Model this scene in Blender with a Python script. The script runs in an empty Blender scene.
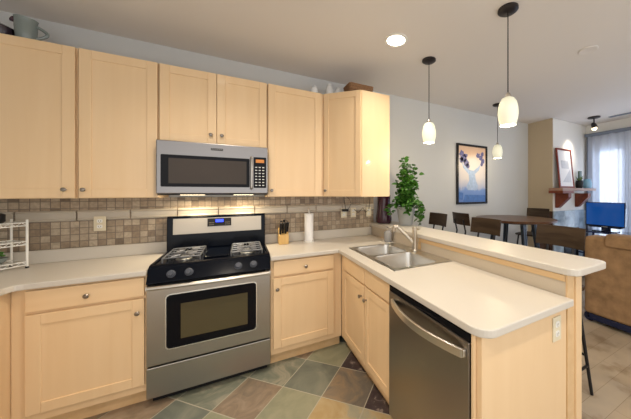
import bpy, bmesh, math, random
from mathutils import Vector, Matrix
PI = math.pi
S = bpy.context.scene
COL = S.collection
random.seed(7)

# ------------------------------------------------------------------ camera
cam_d = bpy.data.cameras.new('camera'); cam = bpy.data.objects.new('camera', cam_d); COL.objects.link(cam)
cam.location = (0.56, -2.808, 1.44)
cam.rotation_euler = (PI/2, 0, -0.487)
cam_d.sensor_width = 36.0
cam_d.lens = 251.367/631*36.0
cam_d.shift_x = -(374.27-315.5)/631
cam_d.shift_y = (192.74-209.5)/631
cam_d.clip_start = 0.02
S.camera = cam

# ------------------------------------------------------------------ exposure
S.view_settings.view_transform = 'Standard'
S.view_settings.look = 'None'
S.view_settings.exposure = 0.52
S.view_settings.gamma = 1.0
S.view_settings.use_curve_mapping = False

# ------------------------------------------------------------------ world and large lights
W = bpy.data.worlds.new('world'); S.world = W; W.use_nodes = True
W.node_tree.nodes['Background'].inputs[0].default_value = (1.0, 0.97, 0.93, 1)
W.node_tree.nodes['Background'].inputs[1].default_value = 1.12

def area(name, loc, rot, sx, sy, power, color, spread=180):
    l = bpy.data.lights.new(name, 'AREA'); l.shape = 'RECTANGLE'; l.size = sx; l.size_y = sy
    l.energy = power; l.color = color; l.spread = math.radians(spread)
    o = bpy.data.objects.new(name, l); o.location = loc; o.rotation_euler = rot; COL.objects.link(o); return o
# daylight outside the living room window, shining in through the curtains
area('window_daylight', (7.2, -1.7, 1.5), (0, PI/2, 0), 2.6, 3.2, 70, (0.62, 0.78, 1.0))

def spot(name, loc, power, color, size=2.4, blend=1.0, r=0.07, rot=(0, 0, 0)):
    l = bpy.data.lights.new(name, 'SPOT'); l.energy = power; l.color = color
    l.spot_size = size; l.spot_blend = blend; l.shadow_soft_size = r
    o = bpy.data.objects.new(name, l); o.location = loc; o.rotation_euler = rot; COL.objects.link(o); return o
WARM = (1.0, 0.88, 0.72)
CANS = [(1.713, -1.022), (0.38, -1.24), (0.38, -2.75), (1.85, -2.75)]
for (x, y), pwr in zip(CANS, (30, 46, 60, 36)):
    spot('downlight_lamp', (x, y, 2.70), pwr, WARM)

# ------------------------------------------------------------------ materials
def new_mat(name):
    m = bpy.data.materials.new(name); m.use_nodes = True
    nt = m.node_tree; b = nt.nodes['Principled BSDF']; return m, nt, b
def principled(name, col, rough=0.5, metal=0.0, coat=0.0, emis=None, es=0.0, bump=0.0, bscale=60, var=0.0, vscale=6, spec=None, trans=0.0, ior=None):
    m, nt, b = new_mat(name)
    b.inputs['Base Color'].default_value = (*col, 1); b.inputs['Roughness'].default_value = rough
    b.inputs['Metallic'].default_value = metal; b.inputs['Coat Weight'].default_value = coat
    if spec is not None: b.inputs['Specular IOR Level'].default_value = spec
    if ior: b.inputs['IOR'].default_value = ior
    b.inputs['Transmission Weight'].default_value = trans
    if emis: b.inputs['Emission Color'].default_value = (*emis, 1); b.inputs['Emission Strength'].default_value = es
    geo = nt.nodes.new('ShaderNodeNewGeometry')
    if var > 0:
        n = nt.nodes.new('ShaderNodeTexNoise'); n.inputs['Scale'].default_value = vscale; n.inputs['Detail'].default_value = 4
        nt.links.new(geo.outputs['Position'], n.inputs['Vector'])
        mx = nt.nodes.new('ShaderNodeMix'); mx.data_type = 'RGBA'
        mx.inputs['A'].default_value = (*[c*(1-var) for c in col], 1); mx.inputs['B'].default_value = (*[min(1, c*(1+var)) for c in col], 1)
        nt.links.new(n.outputs['Fac'], mx.inputs['Factor']); nt.links.new(mx.outputs['Result'], b.inputs['Base Color'])
    if bump > 0:
        n = nt.nodes.new('ShaderNodeTexNoise'); n.inputs['Scale'].default_value = bscale; n.inputs['Detail'].default_value = 5
        nt.links.new(geo.outputs['Position'], n.inputs['Vector'])
        bp = nt.nodes.new('ShaderNodeBump'); bp.inputs['Strength'].default_value = bump; bp.inputs['Distance'].default_value = 0.01
        nt.links.new(n.outputs['Fac'], bp.inputs['Height']); nt.links.new(bp.outputs['Normal'], b.inputs['Normal'])
    return m
def aniso(m, a=0.75, rot=0.0):
    b = m.node_tree.nodes['Principled BSDF']; b.inputs['Anisotropic'].default_value = a; b.inputs['Anisotropic Rotation'].default_value = rot
    tg = m.node_tree.nodes.new('ShaderNodeTangent'); tg.direction_type = 'RADIAL'; tg.axis = 'Z'
    m.node_tree.links.new(tg.outputs[0], b.inputs['Tangent']); return m
def ramp(nt, stops, interp='LINEAR'):
    r = nt.nodes.new('ShaderNodeValToRGB'); cr = r.color_ramp; cr.interpolation = interp
    while len(cr.elements) > 1: cr.elements.remove(cr.elements[-1])
    cr.elements[0].position = stops[0][0]; cr.elements[0].color = (*stops[0][1], 1)
    for p, c in stops[1:]:
        e = cr.elements.new(p); e.color = (*c, 1)
    return r
def wood(name, c1, c2, rough=0.4, axis='z', coat=0.0, freq=14, stretch=0.06, spec=0.5):
    m, nt, b = new_mat(name); b.inputs['Specular IOR Level'].default_value = spec
    tc = nt.nodes.new('ShaderNodeNewGeometry'); mp = nt.nodes.new('ShaderNodeMapping')
    sc = {'x': (stretch, 1, 1), 'y': (1, stretch, 1), 'z': (1, 1, stretch)}[axis]
    mp.inputs['Scale'].default_value = sc
    n = nt.nodes.new('ShaderNodeTexNoise'); n.inputs['Scale'].default_value = freq; n.inputs['Detail'].default_value = 6; n.inputs['Distortion'].default_value = 0.6
    nt.links.new(tc.outputs['Position'], mp.inputs['Vector']); nt.links.new(mp.outputs['Vector'], n.inputs['Vector'])
    r = ramp(nt, [(0.3, c1), (0.7, c2)])
    nt.links.new(n.outputs['Fac'], r.inputs['Fac']); nt.links.new(r.outputs['Color'], b.inputs['Base Color'])
    b.inputs['Roughness'].default_value = rough; b.inputs['Coat Weight'].default_value = coat; b.inputs['Coat Roughness'].default_value = 0.07
    return m
def cells(name, size, rot, stops, grout, gw, rough=0.5, axes='xz', blotch=None, bstops=None, bump=0.3, origin=(0, 0), spec=0.5, coat=0.0):
    """tiles: each square cell takes its own colour, with grout between"""
    m, nt, b = new_mat(name); N = nt.nodes; L = nt.links
    g = N.new('ShaderNodeNewGeometry'); sep = N.new('ShaderNodeSeparateXYZ'); L.new(g.outputs['Position'], sep.inputs[0])
    cmb = N.new('ShaderNodeCombineXYZ')
    for i, a in enumerate(axes): L.new(sep.outputs['XYZ'.index(a.upper())], cmb.inputs[i])
    sub = N.new('ShaderNodeVectorMath'); sub.operation = 'SUBTRACT'; sub.inputs[1].default_value = (*origin, 0); L.new(cmb.outputs[0], sub.inputs[0])
    mp = N.new('ShaderNodeMapping'); mp.inputs['Rotation'].default_value = (0, 0, rot); mp.inputs['Scale'].default_value = (1/size[0], 1/size[1], 1)
    rt = N.new('ShaderNodeVectorRotate'); rt.rotation_type = 'Z_AXIS'; rt.inputs['Angle'].default_value = rot; L.new(sub.outputs[0], rt.inputs['Vector'])
    mp.inputs['Rotation'].default_value = (0, 0, 0); L.new(rt.outputs[0], mp.inputs['Vector'])
    fl = N.new('ShaderNodeVectorMath'); fl.operation = 'FLOOR'; L.new(mp.outputs[0], fl.inputs[0])
    fr = N.new('ShaderNodeVectorMath'); fr.operation = 'FRACTION'; L.new(mp.outputs[0], fr.inputs[0])
    wn = N.new('ShaderNodeTexWhiteNoise'); wn.noise_dimensions = '3D'; L.new(fl.outputs[0], wn.inputs['Vector'])
    r = ramp(nt, stops, 'CONSTANT'); L.new(wn.outputs['Value'], r.inputs['Fac'])
    col = r.outputs['Color']
    if blotch:
        n = N.new('ShaderNodeTexNoise'); n.inputs['Scale'].default_value = blotch; n.inputs['Detail'].default_value = 7; n.inputs['Distortion'].default_value = 0.8
        ad = N.new('ShaderNodeVectorMath'); ad.operation = 'ADD'; L.new(g.outputs['Position'], ad.inputs[0]); L.new(wn.outputs['Color'], ad.inputs[1]); L.new(ad.outputs[0], n.inputs['Vector'])
        r2 = ramp(nt, bstops); L.new(n.outputs['Fac'], r2.inputs['Fac'])
        mx = N.new('ShaderNodeMix'); mx.data_type = 'RGBA'; mx.blend_type = 'OVERLAY'; mx.inputs['Factor'].default_value = 0.85
        L.new(col, mx.inputs['A']); L.new(r2.outputs['Color'], mx.inputs['B']); col = mx.outputs['Result']
    s2 = N.new('ShaderNodeSeparateXYZ'); L.new(fr.outputs[0], s2.inputs[0])
    def edge(o, w):
        a = N.new('ShaderNodeMath'); a.operation = 'SUBTRACT'; L.new(o, a.inputs[0]); a.inputs[1].default_value = 0.5
        c = N.new('ShaderNodeMath'); c.operation = 'ABSOLUTE'; L.new(a.outputs[0], c.inputs[0])
        d = N.new('ShaderNodeMath'); d.operation = 'GREATER_THAN'; L.new(c.outputs[0], d.inputs[0]); d.inputs[1].default_value = 0.5-w; return d.outputs[0]
    e1 = edge(s2.outputs[0], gw/size[0]/2); e2 = edge(s2.outputs[1], gw/size[1]/2)
    mxx = N.new('ShaderNodeMath'); mxx.operation = 'MAXIMUM'; L.new(e1, mxx.inputs[0]); L.new(e2, mxx.inputs[1])
    mg = N.new('ShaderNodeMix'); mg.data_type = 'RGBA'; L.new(mxx.outputs[0], mg.inputs['Factor']); L.new(col, mg.inputs['A']); mg.inputs['B'].default_value = (*grout, 1)
    L.new(mg.outputs['Result'], b.inputs['Base Color']); b.inputs['Roughness'].default_value = rough; b.inputs['Specular IOR Level'].default_value = spec
    b.inputs['Coat Weight'].default_value = coat; b.inputs['Coat Roughness'].default_value = 0.2
    inv = N.new('ShaderNodeMath'); inv.operation = 'SUBTRACT'; inv.inputs[0].default_value = 1; L.new(mxx.outputs[0], inv.inputs[1])
    bp = N.new('ShaderNodeBump'); bp.inputs['Strength'].default_value = bump; bp.inputs['Distance'].default_value = 0.003
    L.new(inv.outputs[0], bp.inputs['Height']); L.new(bp.outputs[0], b.inputs['Normal'])
    return m
M = {}
M['wall'] = principled('grey wall paint', (0.58, 0.59, 0.59), 0.7, bump=0.08, bscale=120)
M['tan_wall'] = principled('tan wall paint', (0.47, 0.385, 0.27), 0.7, bump=0.08, bscale=120)
M['white_wall'] = principled('off white wall paint', (0.78, 0.77, 0.74), 0.7)
M['ceiling'] = principled('ceiling paint', (0.74, 0.71, 0.69), 0.85, bump=0.1, bscale=150)
M['maple'] = wood('maple', (0.80, 0.572, 0.335), (0.83, 0.608, 0.37), 0.40, 'z', coat=0.22)
M['maple_h'] = wood('maple horizontal grain', (0.80, 0.567, 0.33), (0.83, 0.603, 0.365), 0.40, 'x', coat=0.22)
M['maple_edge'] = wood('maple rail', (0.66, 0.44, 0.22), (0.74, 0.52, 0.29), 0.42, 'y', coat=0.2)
M['counter'] = principled('cream laminate', (0.62, 0.58, 0.52), 0.34, var=0.05, vscale=300)
M['pony'] = principled('beige laminate', (0.60, 0.52, 0.41), 0.45, var=0.05, vscale=200)
M['steel'] = aniso(principled('brushed stainless steel', (0.46, 0.44, 0.415), 0.36, 1.0, var=0.03, vscale=3))
M['steel_dark'] = principled('dark stainless steel', (0.33, 0.30, 0.275), 0.30, 1.0)
M['steel_sink'] = principled('satin sink steel', (0.66, 0.64, 0.60), 0.28, 1.0)
M['nickel'] = principled('brushed nickel', (0.62, 0.57, 0.50), 0.3, 1.0)
M['knob'] = principled('dark nickel knob', (0.28, 0.25, 0.22), 0.3, 1.0)
M['black_enamel'] = principled('black enamel', (0.002, 0.0035, 0.008), 0.16, spec=0.16)
M['black_glass'] = principled('black glass', (0.004, 0.004, 0.006), 0.08, spec=0.15)
M['oven_glass'] = principled('oven window glass', (0.085, 0.07, 0.035), 0.1, spec=0.3)
M['black_metal'] = principled('black metal', (0.012, 0.012, 0.014), 0.35, 0.3)
M['iron'] = principled('cast iron', (0.26, 0.27, 0.29), 0.35, 0.8)
M['burner'] = principled('burner aluminium', (0.35, 0.36, 0.37), 0.35, 1.0)
M['black_plastic'] = principled('black plastic', (0.012, 0.012, 0.014), 0.4, spec=0.25)
M['blue_led'] = principled('blue led', (0.02, 0.05, 0.6), 0.3, emis=(0.02, 0.05, 1.0), es=1.6)
M['amber_led'] = principled('amber led', (0.5, 0.2, 0.03), 0.3, emis=(1.0, 0.2, 0.03), es=0.12)
M['white_print'] = principled('white print', (0.6, 0.6, 0.6), 0.5)
M['ivory'] = principled('ivory plastic', (0.74, 0.67, 0.50), 0.4)
M['white_plastic'] = principled('white plastic', (0.85, 0.84, 0.8), 0.4)
M['socket'] = principled('socket slots', (0.25, 0.22, 0.17), 0.5)
M['white_coat'] = principled('white coated wire', (0.85, 0.85, 0.82), 0.35)
M['paper'] = principled('paper towel', (0.86, 0.86, 0.87), 0.95, bump=0.3, bscale=90)
M['block_wood'] = wood('knife block wood', (0.62, 0.38, 0.12), (0.72, 0.47, 0.18), 0.45, 'z')
M['ceramic_grey'] = principled('grey green ceramic', (0.20, 0.24, 0.235), 0.25, coat=0.3)
M['ceramic_white'] = principled('white ceramic', (0.72, 0.74, 0.76), 0.25, coat=0.3)
M['plum'] = principled('dark plum ceramic', (0.045, 0.010, 0.022), 0.2, coat=0.2)
M['dark_bowl'] = principled('dark purple ceramic', (0.03, 0.018, 0.03), 0.25, coat=0.4)
M['pot_grey'] = principled('pale grey planter', (0.34, 0.355, 0.36), 0.5, var=0.12, vscale=25)
M['soil'] = principled('soil', (0.03, 0.02, 0.012), 0.95, bump=0.6, bscale=80)
M['stem'] = principled('green stem', (0.09, 0.16, 0.03), 0.6)
M['walnut'] = wood('walnut veneer', (0.03, 0.019, 0.012), (0.065, 0.043, 0.028), 0.42, 'y', freq=22, spec=0.2)
M['table_wood'] = wood('dark table wood', (0.06, 0.025, 0.012), (0.12, 0.055, 0.028), 0.3, 'x', freq=18, spec=0.35)
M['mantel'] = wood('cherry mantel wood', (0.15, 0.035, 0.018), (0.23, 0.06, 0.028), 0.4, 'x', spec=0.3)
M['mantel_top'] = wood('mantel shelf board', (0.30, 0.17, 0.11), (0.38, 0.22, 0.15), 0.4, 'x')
M['suede'] = principled('tan suede', (0.33, 0.20, 0.10), 0.95, var=0.6, vscale=11, bump=0.35, bscale=14)
M['suede_base'] = principled('navy base trim', (0.006, 0.012, 0.05), 0.5)
M['curtain'] = None
M['rail'] = principled('slate curtain track', (0.16, 0.19, 0.25), 0.6)
M['tv_screen'] = principled('tv screen', (0.005, 0.012, 0.05), 0.12, emis=(0.004, 0.055, 0.23), es=0.7, coat=0.3)
M['tv_frame'] = principled('glossy black bezel', (0.006, 0.012, 0.04), 0.15, coat=0.5)
M['tv_stand'] = principled('dark blue glass', (0.01, 0.02, 0.07), 0.15, coat=0.6)
M['canopy'] = principled('bronze fixture metal', (0.035, 0.03, 0.033), 0.4, 0.6)
M['wicker'] = principled('wicker', (0.27, 0.145, 0.07), 0.8, var=0.6, vscale=70, bump=1.0, bscale=90)
M['frame_red'] = wood('mahogany frame wood', (0.16, 0.025, 0.015), (0.26, 0.05, 0.025), 0.4, 'z', spec=0.3)
M['mat_white'] = principled('white picture mount', (0.8, 0.8, 0.82), 0.8)
M['outside'] = principled('window frame paint', (0.7, 0.72, 0.75), 0.5)
def curtain_mat():
    m, nt, b = new_mat('sheer curtain')
    nt.nodes.remove(b); out = nt.nodes['Material Output']
    d = nt.nodes.new('ShaderNodeBsdfDiffuse'); d.inputs[0].default_value = (0.72, 0.77, 0.88, 1)
    t = nt.nodes.new('ShaderNodeBsdfTranslucent'); t.inputs[0].default_value = (0.72, 0.78, 0.90, 1)
    tr = nt.nodes.new('ShaderNodeBsdfTransparent'); tr.inputs[0].default_value = (0.95, 0.97, 1, 1)
    a = nt.nodes.new('ShaderNodeMixShader'); a.inputs[0].default_value = 0.55
    c = nt.nodes.new('ShaderNodeMixShader'); c.inputs[0].default_value = 0.30
    nt.links.new(d.outputs[0], a.inputs[1]); nt.links.new(t.outputs[0], a.inputs[2])
    nt.links.new(a.outputs[0], c.inputs[1]); nt.links.new(tr.outputs[0], c.inputs[2]); nt.links.new(c.outputs[0], out.inputs[0])
    return m
M['curtain'] = curtain_mat()
def glass_mat():
    m, nt, b = new_mat('window glass')
    nt.nodes.remove(b); out = nt.nodes['Material Output']
    g = nt.nodes.new('ShaderNodeBsdfGlossy'); g.inputs['Roughness'].default_value = 0.02
    tr = nt.nodes.new('ShaderNodeBsdfTransparent')
    c = nt.nodes.new('ShaderNodeMixShader'); c.inputs[0].default_value = 0.93
    nt.links.new(g.outputs[0], c.inputs[1]); nt.links.new(tr.outputs[0], c.inputs[2]); nt.links.new(c.outputs[0], out.inputs[0])
    return m
M['glass'] = glass_mat()
def shade_mat():
    m, nt, b = new_mat('frosted lamp glass')
    b.inputs['Base Color'].default_value = (0.80, 0.82, 0.66, 1); b.inputs['Roughness'].default_value = 0.3
    tc = nt.nodes.new('ShaderNodeTexCoord'); sp = nt.nodes.new('ShaderNodeSeparateXYZ'); nt.links.new(tc.outputs['Object'], sp.inputs[0])
    b.inputs['Emission Color'].default_value = (1.0, 0.95, 0.72, 1)
    r = ramp(nt, [(0.0, (0.75,)*3), (0.55, (1.0,)*3), (1.0, (0.55,)*3)])
    mr = nt.nodes.new('ShaderNodeMapRange'); mr.inputs['From Min'].default_value = 0.0; mr.inputs['From Max'].default_value = 0.21
    nt.links.new(sp.outputs['Z'], mr.inputs['Value']); nt.links.new(mr.outputs[0], r.inputs['Fac'])
    ml = nt.nodes.new('ShaderNodeMath'); ml.operation = 'MULTIPLY'; ml.inputs[1].default_value = 0.30
    nt.links.new(r.outputs['Color'], ml.inputs[0]); nt.links.new(ml.outputs[0], b.inputs['Emission Strength'])
    return m
M['shade'] = shade_mat()
M['lamp_on'] = principled('lit lamp lens', (1, 0.95, 0.85), 0.5, emis=(1.0, 0.93, 0.80), es=8)
M['leaf'] = principled('glossy green leaf', (0.05, 0.165, 0.02), 0.38, var=0.75, vscale=38)
M['slate_floor'] = cells('slate floor tile', (0.318, 0.318), PI/4,
    [(0.0, (0.15, 0.17, 0.125)), (0.18, (0.27, 0.20, 0.115)), (0.32, (0.20, 0.205, 0.145)), (0.48, (0.14, 0.155, 0.13)), (0.60, (0.22, 0.165, 0.11)), (0.72, (0.30, 0.28, 0.18)), (0.84, (0.17, 0.185, 0.15)), (0.93, (0.12, 0.105, 0.09))],
    (0.36, 0.34, 0.27), 0.009, 0.38, 'xy', blotch=4.5, bstops=[(0.30, (0.27, 0.33, 0.32)), (0.46, (0.46, 0.48, 0.42)), (0.56, (0.60, 0.50, 0.38)), (0.72, (0.78, 0.72, 0.60))], origin=(0.16, -0.615))
M['mosaic'] = cells('stone mosaic', (0.0508, 0.0508), 0,
    [(0.0, (0.35, 0.275, 0.195)), (0.15, (0.42, 0.34, 0.25)), (0.35, (0.29, 0.22, 0.155)), (0.5, (0.38, 0.30, 0.215)), (0.65, (0.46, 0.38, 0.285)), (0.8, (0.33, 0.255, 0.18)), (0.93, (0.20, 0.15, 0.105))],
    (0.17, 0.135, 0.105), 0.0045, 0.45, 'xz', blotch=35, bstops=[(0.3, (0.38,)*3), (0.7, (0.6,)*3)], origin=(0.01, 1.016))
M['slate_tile'] = cells('blue-lit surround stone', (0.34, 0.38), 0,
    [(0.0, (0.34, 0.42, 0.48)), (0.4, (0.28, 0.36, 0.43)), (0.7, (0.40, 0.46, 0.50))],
    (0.30, 0.31, 0.32), 0.004, 0.25, 'xz', blotch=5, bstops=[(0.3, (0.22,)*3), (0.7, (0.68,)*3)], origin=(5.3, 0), coat=0.3)  # blue window light on the front stone is put into its colour
M['slate_dim'] = cells('dim-side surround stone', (0.34, 0.38), 0,
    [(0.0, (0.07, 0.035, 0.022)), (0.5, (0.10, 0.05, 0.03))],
    (0.06, 0.04, 0.03), 0.004, 0.25, 'yz', blotch=6, bstops=[(0.3, (0.25,)*3), (0.7, (0.8,)*3)], coat=0.3)  # same stone as the front, its dimmer brown light painted into the colour
def plank_floor():
    m, nt, b = new_mat('pale wood planks'); N = nt.nodes; L = nt.links
    g = N.new('ShaderNodeNewGeometry')
    br = N.new('ShaderNodeTexBrick'); br.inputs['Scale'].default_value = 1.0; br.offset = 0.37
    br.inputs['Brick Width'].default_value = 0.55; br.inputs['Row Height'].default_value = 0.13; br.inputs['Mortar Size'].default_value = 0.0012
    br.inputs['Color1'].default_value = (0.46, 0.36, 0.25, 1); br.inputs['Color2'].default_value = (0.54, 0.45, 0.34, 1); br.inputs['Mortar'].default_value = (0.30, 0.22, 0.14, 1)
    L.new(g.outputs['Position'], br.inputs['Vector'])
    n = N.new('ShaderNodeTexNoise'); n.inputs['Scale'].default_value = 5; n.inputs['Detail'].default_value = 4; L.new(g.outputs['Position'], n.inputs['Vector'])
    r = ramp(nt, [(0.30, (0.30, 0.27, 0.23)), (0.45, (0.5, 0.5, 0.5)), (0.7, (0.58, 0.57, 0.55))]); L.new(n.outputs['Fac'], r.inputs['Fac'])
    mx = N.new('ShaderNodeMix'); mx.data_type = 'RGBA'; mx.blend_type = 'OVERLAY'; mx.inputs['Factor'].default_value = 0.8
    L.new(br.outputs['Color'], mx.inputs['A']); L.new(r.outputs['Color'], mx.inputs['B']); L.new(mx.outputs['Result'], b.inputs['Base Color'])
    b.inputs['Roughness'].default_value = 0.35
    return m
M['plank'] = plank_floor()
def art_mat():
    m, nt, b = new_mat('poster print'); N = nt.nodes; L = nt.links
    tc = N.new('ShaderNodeTexCoord'); sp = N.new('ShaderNodeSeparateXYZ'); L.new(tc.outputs['Generated'], sp.inputs[0])
    n = N.new('ShaderNodeTexNoise'); n.inputs['Scale'].default_value = 6; n.inputs['Detail'].default_value = 5; L.new(tc.outputs['Generated'], n.inputs['Vector'])
    a = N.new('ShaderNodeMath'); a.operation = 'MULTIPLY_ADD'; a.inputs[1].default_value = 0.22; L.new(n.outputs['Fac'], a.inputs[0]); L.new(sp.outputs['Z'], a.inputs[2])
    r = ramp(nt, [(0.1, (0.10, 0.19, 0.48)), (0.32, (0.17, 0.28, 0.58)), (0.37, (0.45, 0.48, 0.62)), (0.55, (0.66, 0.62, 0.62)), (0.85, (0.68, 0.62, 0.60)), (0.95, (0.68, 0.54, 0.44)), (1.0, (0.64, 0.45, 0.33))])
    L.new(a.outputs[0], r.inputs['Fac']); L.new(r.outputs['Color'], b.inputs['Base Color']); b.inputs['Roughness'].default_value = 0.5
    return m
M['art'] = art_mat()
M['art_flower'] = principled('violet ink', (0.13, 0.13, 0.30), 0.5, var=0.6, vscale=40)
M['art_vase'] = principled('pale blue ink', (0.36, 0.47, 0.68), 0.5, var=0.3, vscale=30)
M['sketch'] = principled('grey pencil print', (0.55, 0.57, 0.62), 0.6, var=0.25, vscale=12)

# ------------------------------------------------------------------ builders
def wloc(o):
    v = Vector((0, 0, 0))
    while o is not None:
        v += o.location; o = o.parent
    return v
def tag(o, label=None, cat=None, group=None, kind=None):
    if label: o['label'] = label
    if cat: o['category'] = cat
    if group: o['group'] = group
    if kind: o['kind'] = kind
    return o
def thing(name, loc, label, cat, group=None, rz=0):
    o = bpy.data.objects.new(name, None); COL.objects.link(o); o.location = loc; o.rotation_euler = (0, 0, rz)
    o.empty_display_size = 0.1
    return tag(o, label, cat, group)
class MB:
    def __init__(s): s.b = bmesh.new()
    def _xf(s, vs, mat):
        if mat is not None: bmesh.ops.transform(s.b, matrix=mat, verts=vs)
    def box(s, x0, x1, y0, y1, z0, z1, mat=None):
        r = bmesh.ops.create_cube(s.b, size=1.0); vs = r['verts']
        for v in vs:
            v.co = Vector(((x0+x1)/2+v.co.x*(x1-x0), (y0+y1)/2+v.co.y*(y1-y0), (z0+z1)/2+v.co.z*(z1-z0)))
        s._xf(vs, mat); return s
    def prism(s, pts, lo, hi, axis='z', mat=None):
        """extrude a 2D outline along an axis; pts are the other two axes in xyz order"""
        def mk(a, b, c): return {'z': (a, b, c), 'y': (a, c, b), 'x': (c, a, b)}[axis]
        A = [s.b.verts.new(mk(p[0], p[1], lo)) for p in pts]; B = [s.b.verts.new(mk(p[0], p[1], hi)) for p in pts]
        n = len(pts)
        s.b.faces.new(A); s.b.faces.new(B[::-1])
        for i in range(n): s.b.faces.new((A[i], B[i], B[(i+1) % n], A[(i+1) % n]))
        s._xf(A+B, mat); return s
    def lathe(s, prof, c=(0, 0, 0), seg=24, axis='z', mat=None, cap=True):
        rings = []; allv = []
        for r, h in prof:
            ring = []
            for i in range(seg):
                t = 2*PI*i/seg; a, b = r*math.cos(t), r*math.sin(t)
                co = {'z': (a, b, h), 'x': (h, a, b), 'y': (a, h, b)}[axis]
                ring.append(s.b.verts.new(Vector(co)+Vector(c)))
            rings.append(ring); allv += ring
        for k in range(len(rings)-1):
            for i in range(seg):
                j = (i+1) % seg; s.b.faces.new((rings[k][i], rings[k][j], rings[k+1][j], rings[k+1][i]))
        if cap:
            if prof[0][0] > 1e-5: s.b.faces.new(rings[0][::-1])
            if prof[-1][0] > 1e-5: s.b.faces.new(rings[-1])
        s._xf(allv, mat); return s
    def cyl(s, c, r, h, axis='z', seg=24, r2=None):
        return s.lathe([(r, 0), (r if r2 is None else r2, h)], c, seg, axis)
    def ball(s, c, r, sc=(1, 1, 1), seg=16):
        q = bmesh.ops.create_uvsphere(s.b, u_segments=seg, v_segments=max(8, seg//2), radius=r)
        for v in q['verts']: v.co = Vector((v.co.x*sc[0], v.co.y*sc[1], v.co.z*sc[2]))+Vector(c)
        return s
    def tube(s, pts, r, seg=8, flat=None):
        pts = [Vector(p) for p in pts]; rings = []; up = Vector((0, 0, 1)); prev = None
        for i, p in enumerate(pts):
            d = (pts[min(i+1, len(pts)-1)]-pts[max(i-1, 0)]).normalized()
            if prev is None:
                u = d.cross(up) if abs(d.z) < 0.95 else d.cross(Vector((1, 0, 0)))
            else: u = prev-d*prev.dot(d)
            u.normalize(); prev = u; w = d.cross(u)
            rr = r[i] if isinstance(r, (list, tuple)) else r
            ring = []
            for k in range(seg):
                t = 2*PI*k/seg
                ring.append(s.b.verts.new(p+u*math.cos(t)*rr+w*math.sin(t)*rr*(flat or 1)))
            rings.append(ring)
        for a, b in zip(rings, rings[1:]):
            for k in range(seg): s.b.faces.new((a[k], a[(k+1) % seg], b[(k+1) % seg], b[k]))
        s.b.faces.new(rings[0][::-1]); s.b.faces.new(rings[-1]); return s
    def build(s, name, mat, parent=None, bevel=0, smooth=False, local=False, seg=2, mats=None, cut=None):
        bmesh.ops.recalc_face_normals(s.b, faces=s.b.faces)
        if parent is not None and not local:
            o0 = wloc(parent)
            for v in s.b.verts: v.co -= o0
        me = bpy.data.meshes.new(name); s.b.to_mesh(me); s.b.free()
        o = bpy.data.objects.new(name, me); COL.objects.link(o)
        if parent is not None: o.parent = parent
        me.materials.append(mat)
        if smooth:
            for p in me.polygons: p.use_smooth = True
            if smooth != 'all':
                try: me.set_sharp_from_angle(angle=math.radians(38))
                except Exception: pass
        if bevel:
            b = o.modifiers.new('bevel', 'BEVEL'); b.width = bevel; b.segments = seg; b.limit_method = 'ANGLE'; b.angle_limit = math.radians(40)
            b.harden_normals = False
        return o
def struct(name, mb, mat, parent=None, **k):
    o = mb.build(name, mat, parent, **k)
    if parent is None: o['kind'] = 'structure'
    return o
def copy_tree(o, parent=None):
    c = o.copy(); COL.objects.link(c)
    if parent is not None: c.parent = parent
    for ch in [x for x in list(COL.objects) if x.parent == o]: copy_tree(ch, c)
    return c
def rrect(x0, x1, y0, y1, r, n=5, corners='1234'):
    """rounded outline; corners: 1 = x0y0, 2 = x1y0, 3 = x1y1, 4 = x0y1"""
    P = []
    for i, (cx, cy, a0) in enumerate([(x0+r, y0+r, PI), (x1-r, y0+r, 1.5*PI), (x1-r, y1-r, 0), (x0+r, y1-r, PI/2)]):
        if str(i+1) in corners:
            for k in range(n+1):
                t = a0+k*PI/2/n; P.append((cx+r*math.cos(t), cy+r*math.sin(t)))
        else:
            P.append([(x0, y0), (x1, y0), (x1, y1), (x0, y1)][i])
    return P

# ------------------------------------------------------------------ structure
H = 2.727
def slate(name, stops, scale=5.0, dist=1.4, off=0):
    m, nt, b = new_mat(name); g = nt.nodes.new('ShaderNodeNewGeometry'); n = nt.nodes.new('ShaderNodeTexNoise')
    ad = nt.nodes.new('ShaderNodeVectorMath'); ad.operation = 'ADD'; ad.inputs[1].default_value = (off, off*1.7, 0)
    nt.links.new(g.outputs['Position'], ad.inputs[0]); nt.links.new(ad.outputs[0], n.inputs['Vector'])
    n.inputs['Scale'].default_value = scale; n.inputs['Detail'].default_value = 7; n.inputs['Roughness'].default_value = 0.6; n.inputs['Distortion'].default_value = dist
    r = ramp(nt, stops); nt.links.new(n.outputs['Fac'], r.inputs['Fac']); nt.links.new(r.outputs['Color'], b.inputs['Base Color'])
    b.inputs['Roughness'].default_value = 0.42
    bp = nt.nodes.new('ShaderNodeBump'); bp.inputs['Strength'].default_value = 0.25; bp.inputs['Distance'].default_value = 0.01
    nt.links.new(n.outputs['Fac'], bp.inputs['Height']); nt.links.new(bp.outputs['Normal'], b.inputs['Normal'])
    return m
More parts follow.
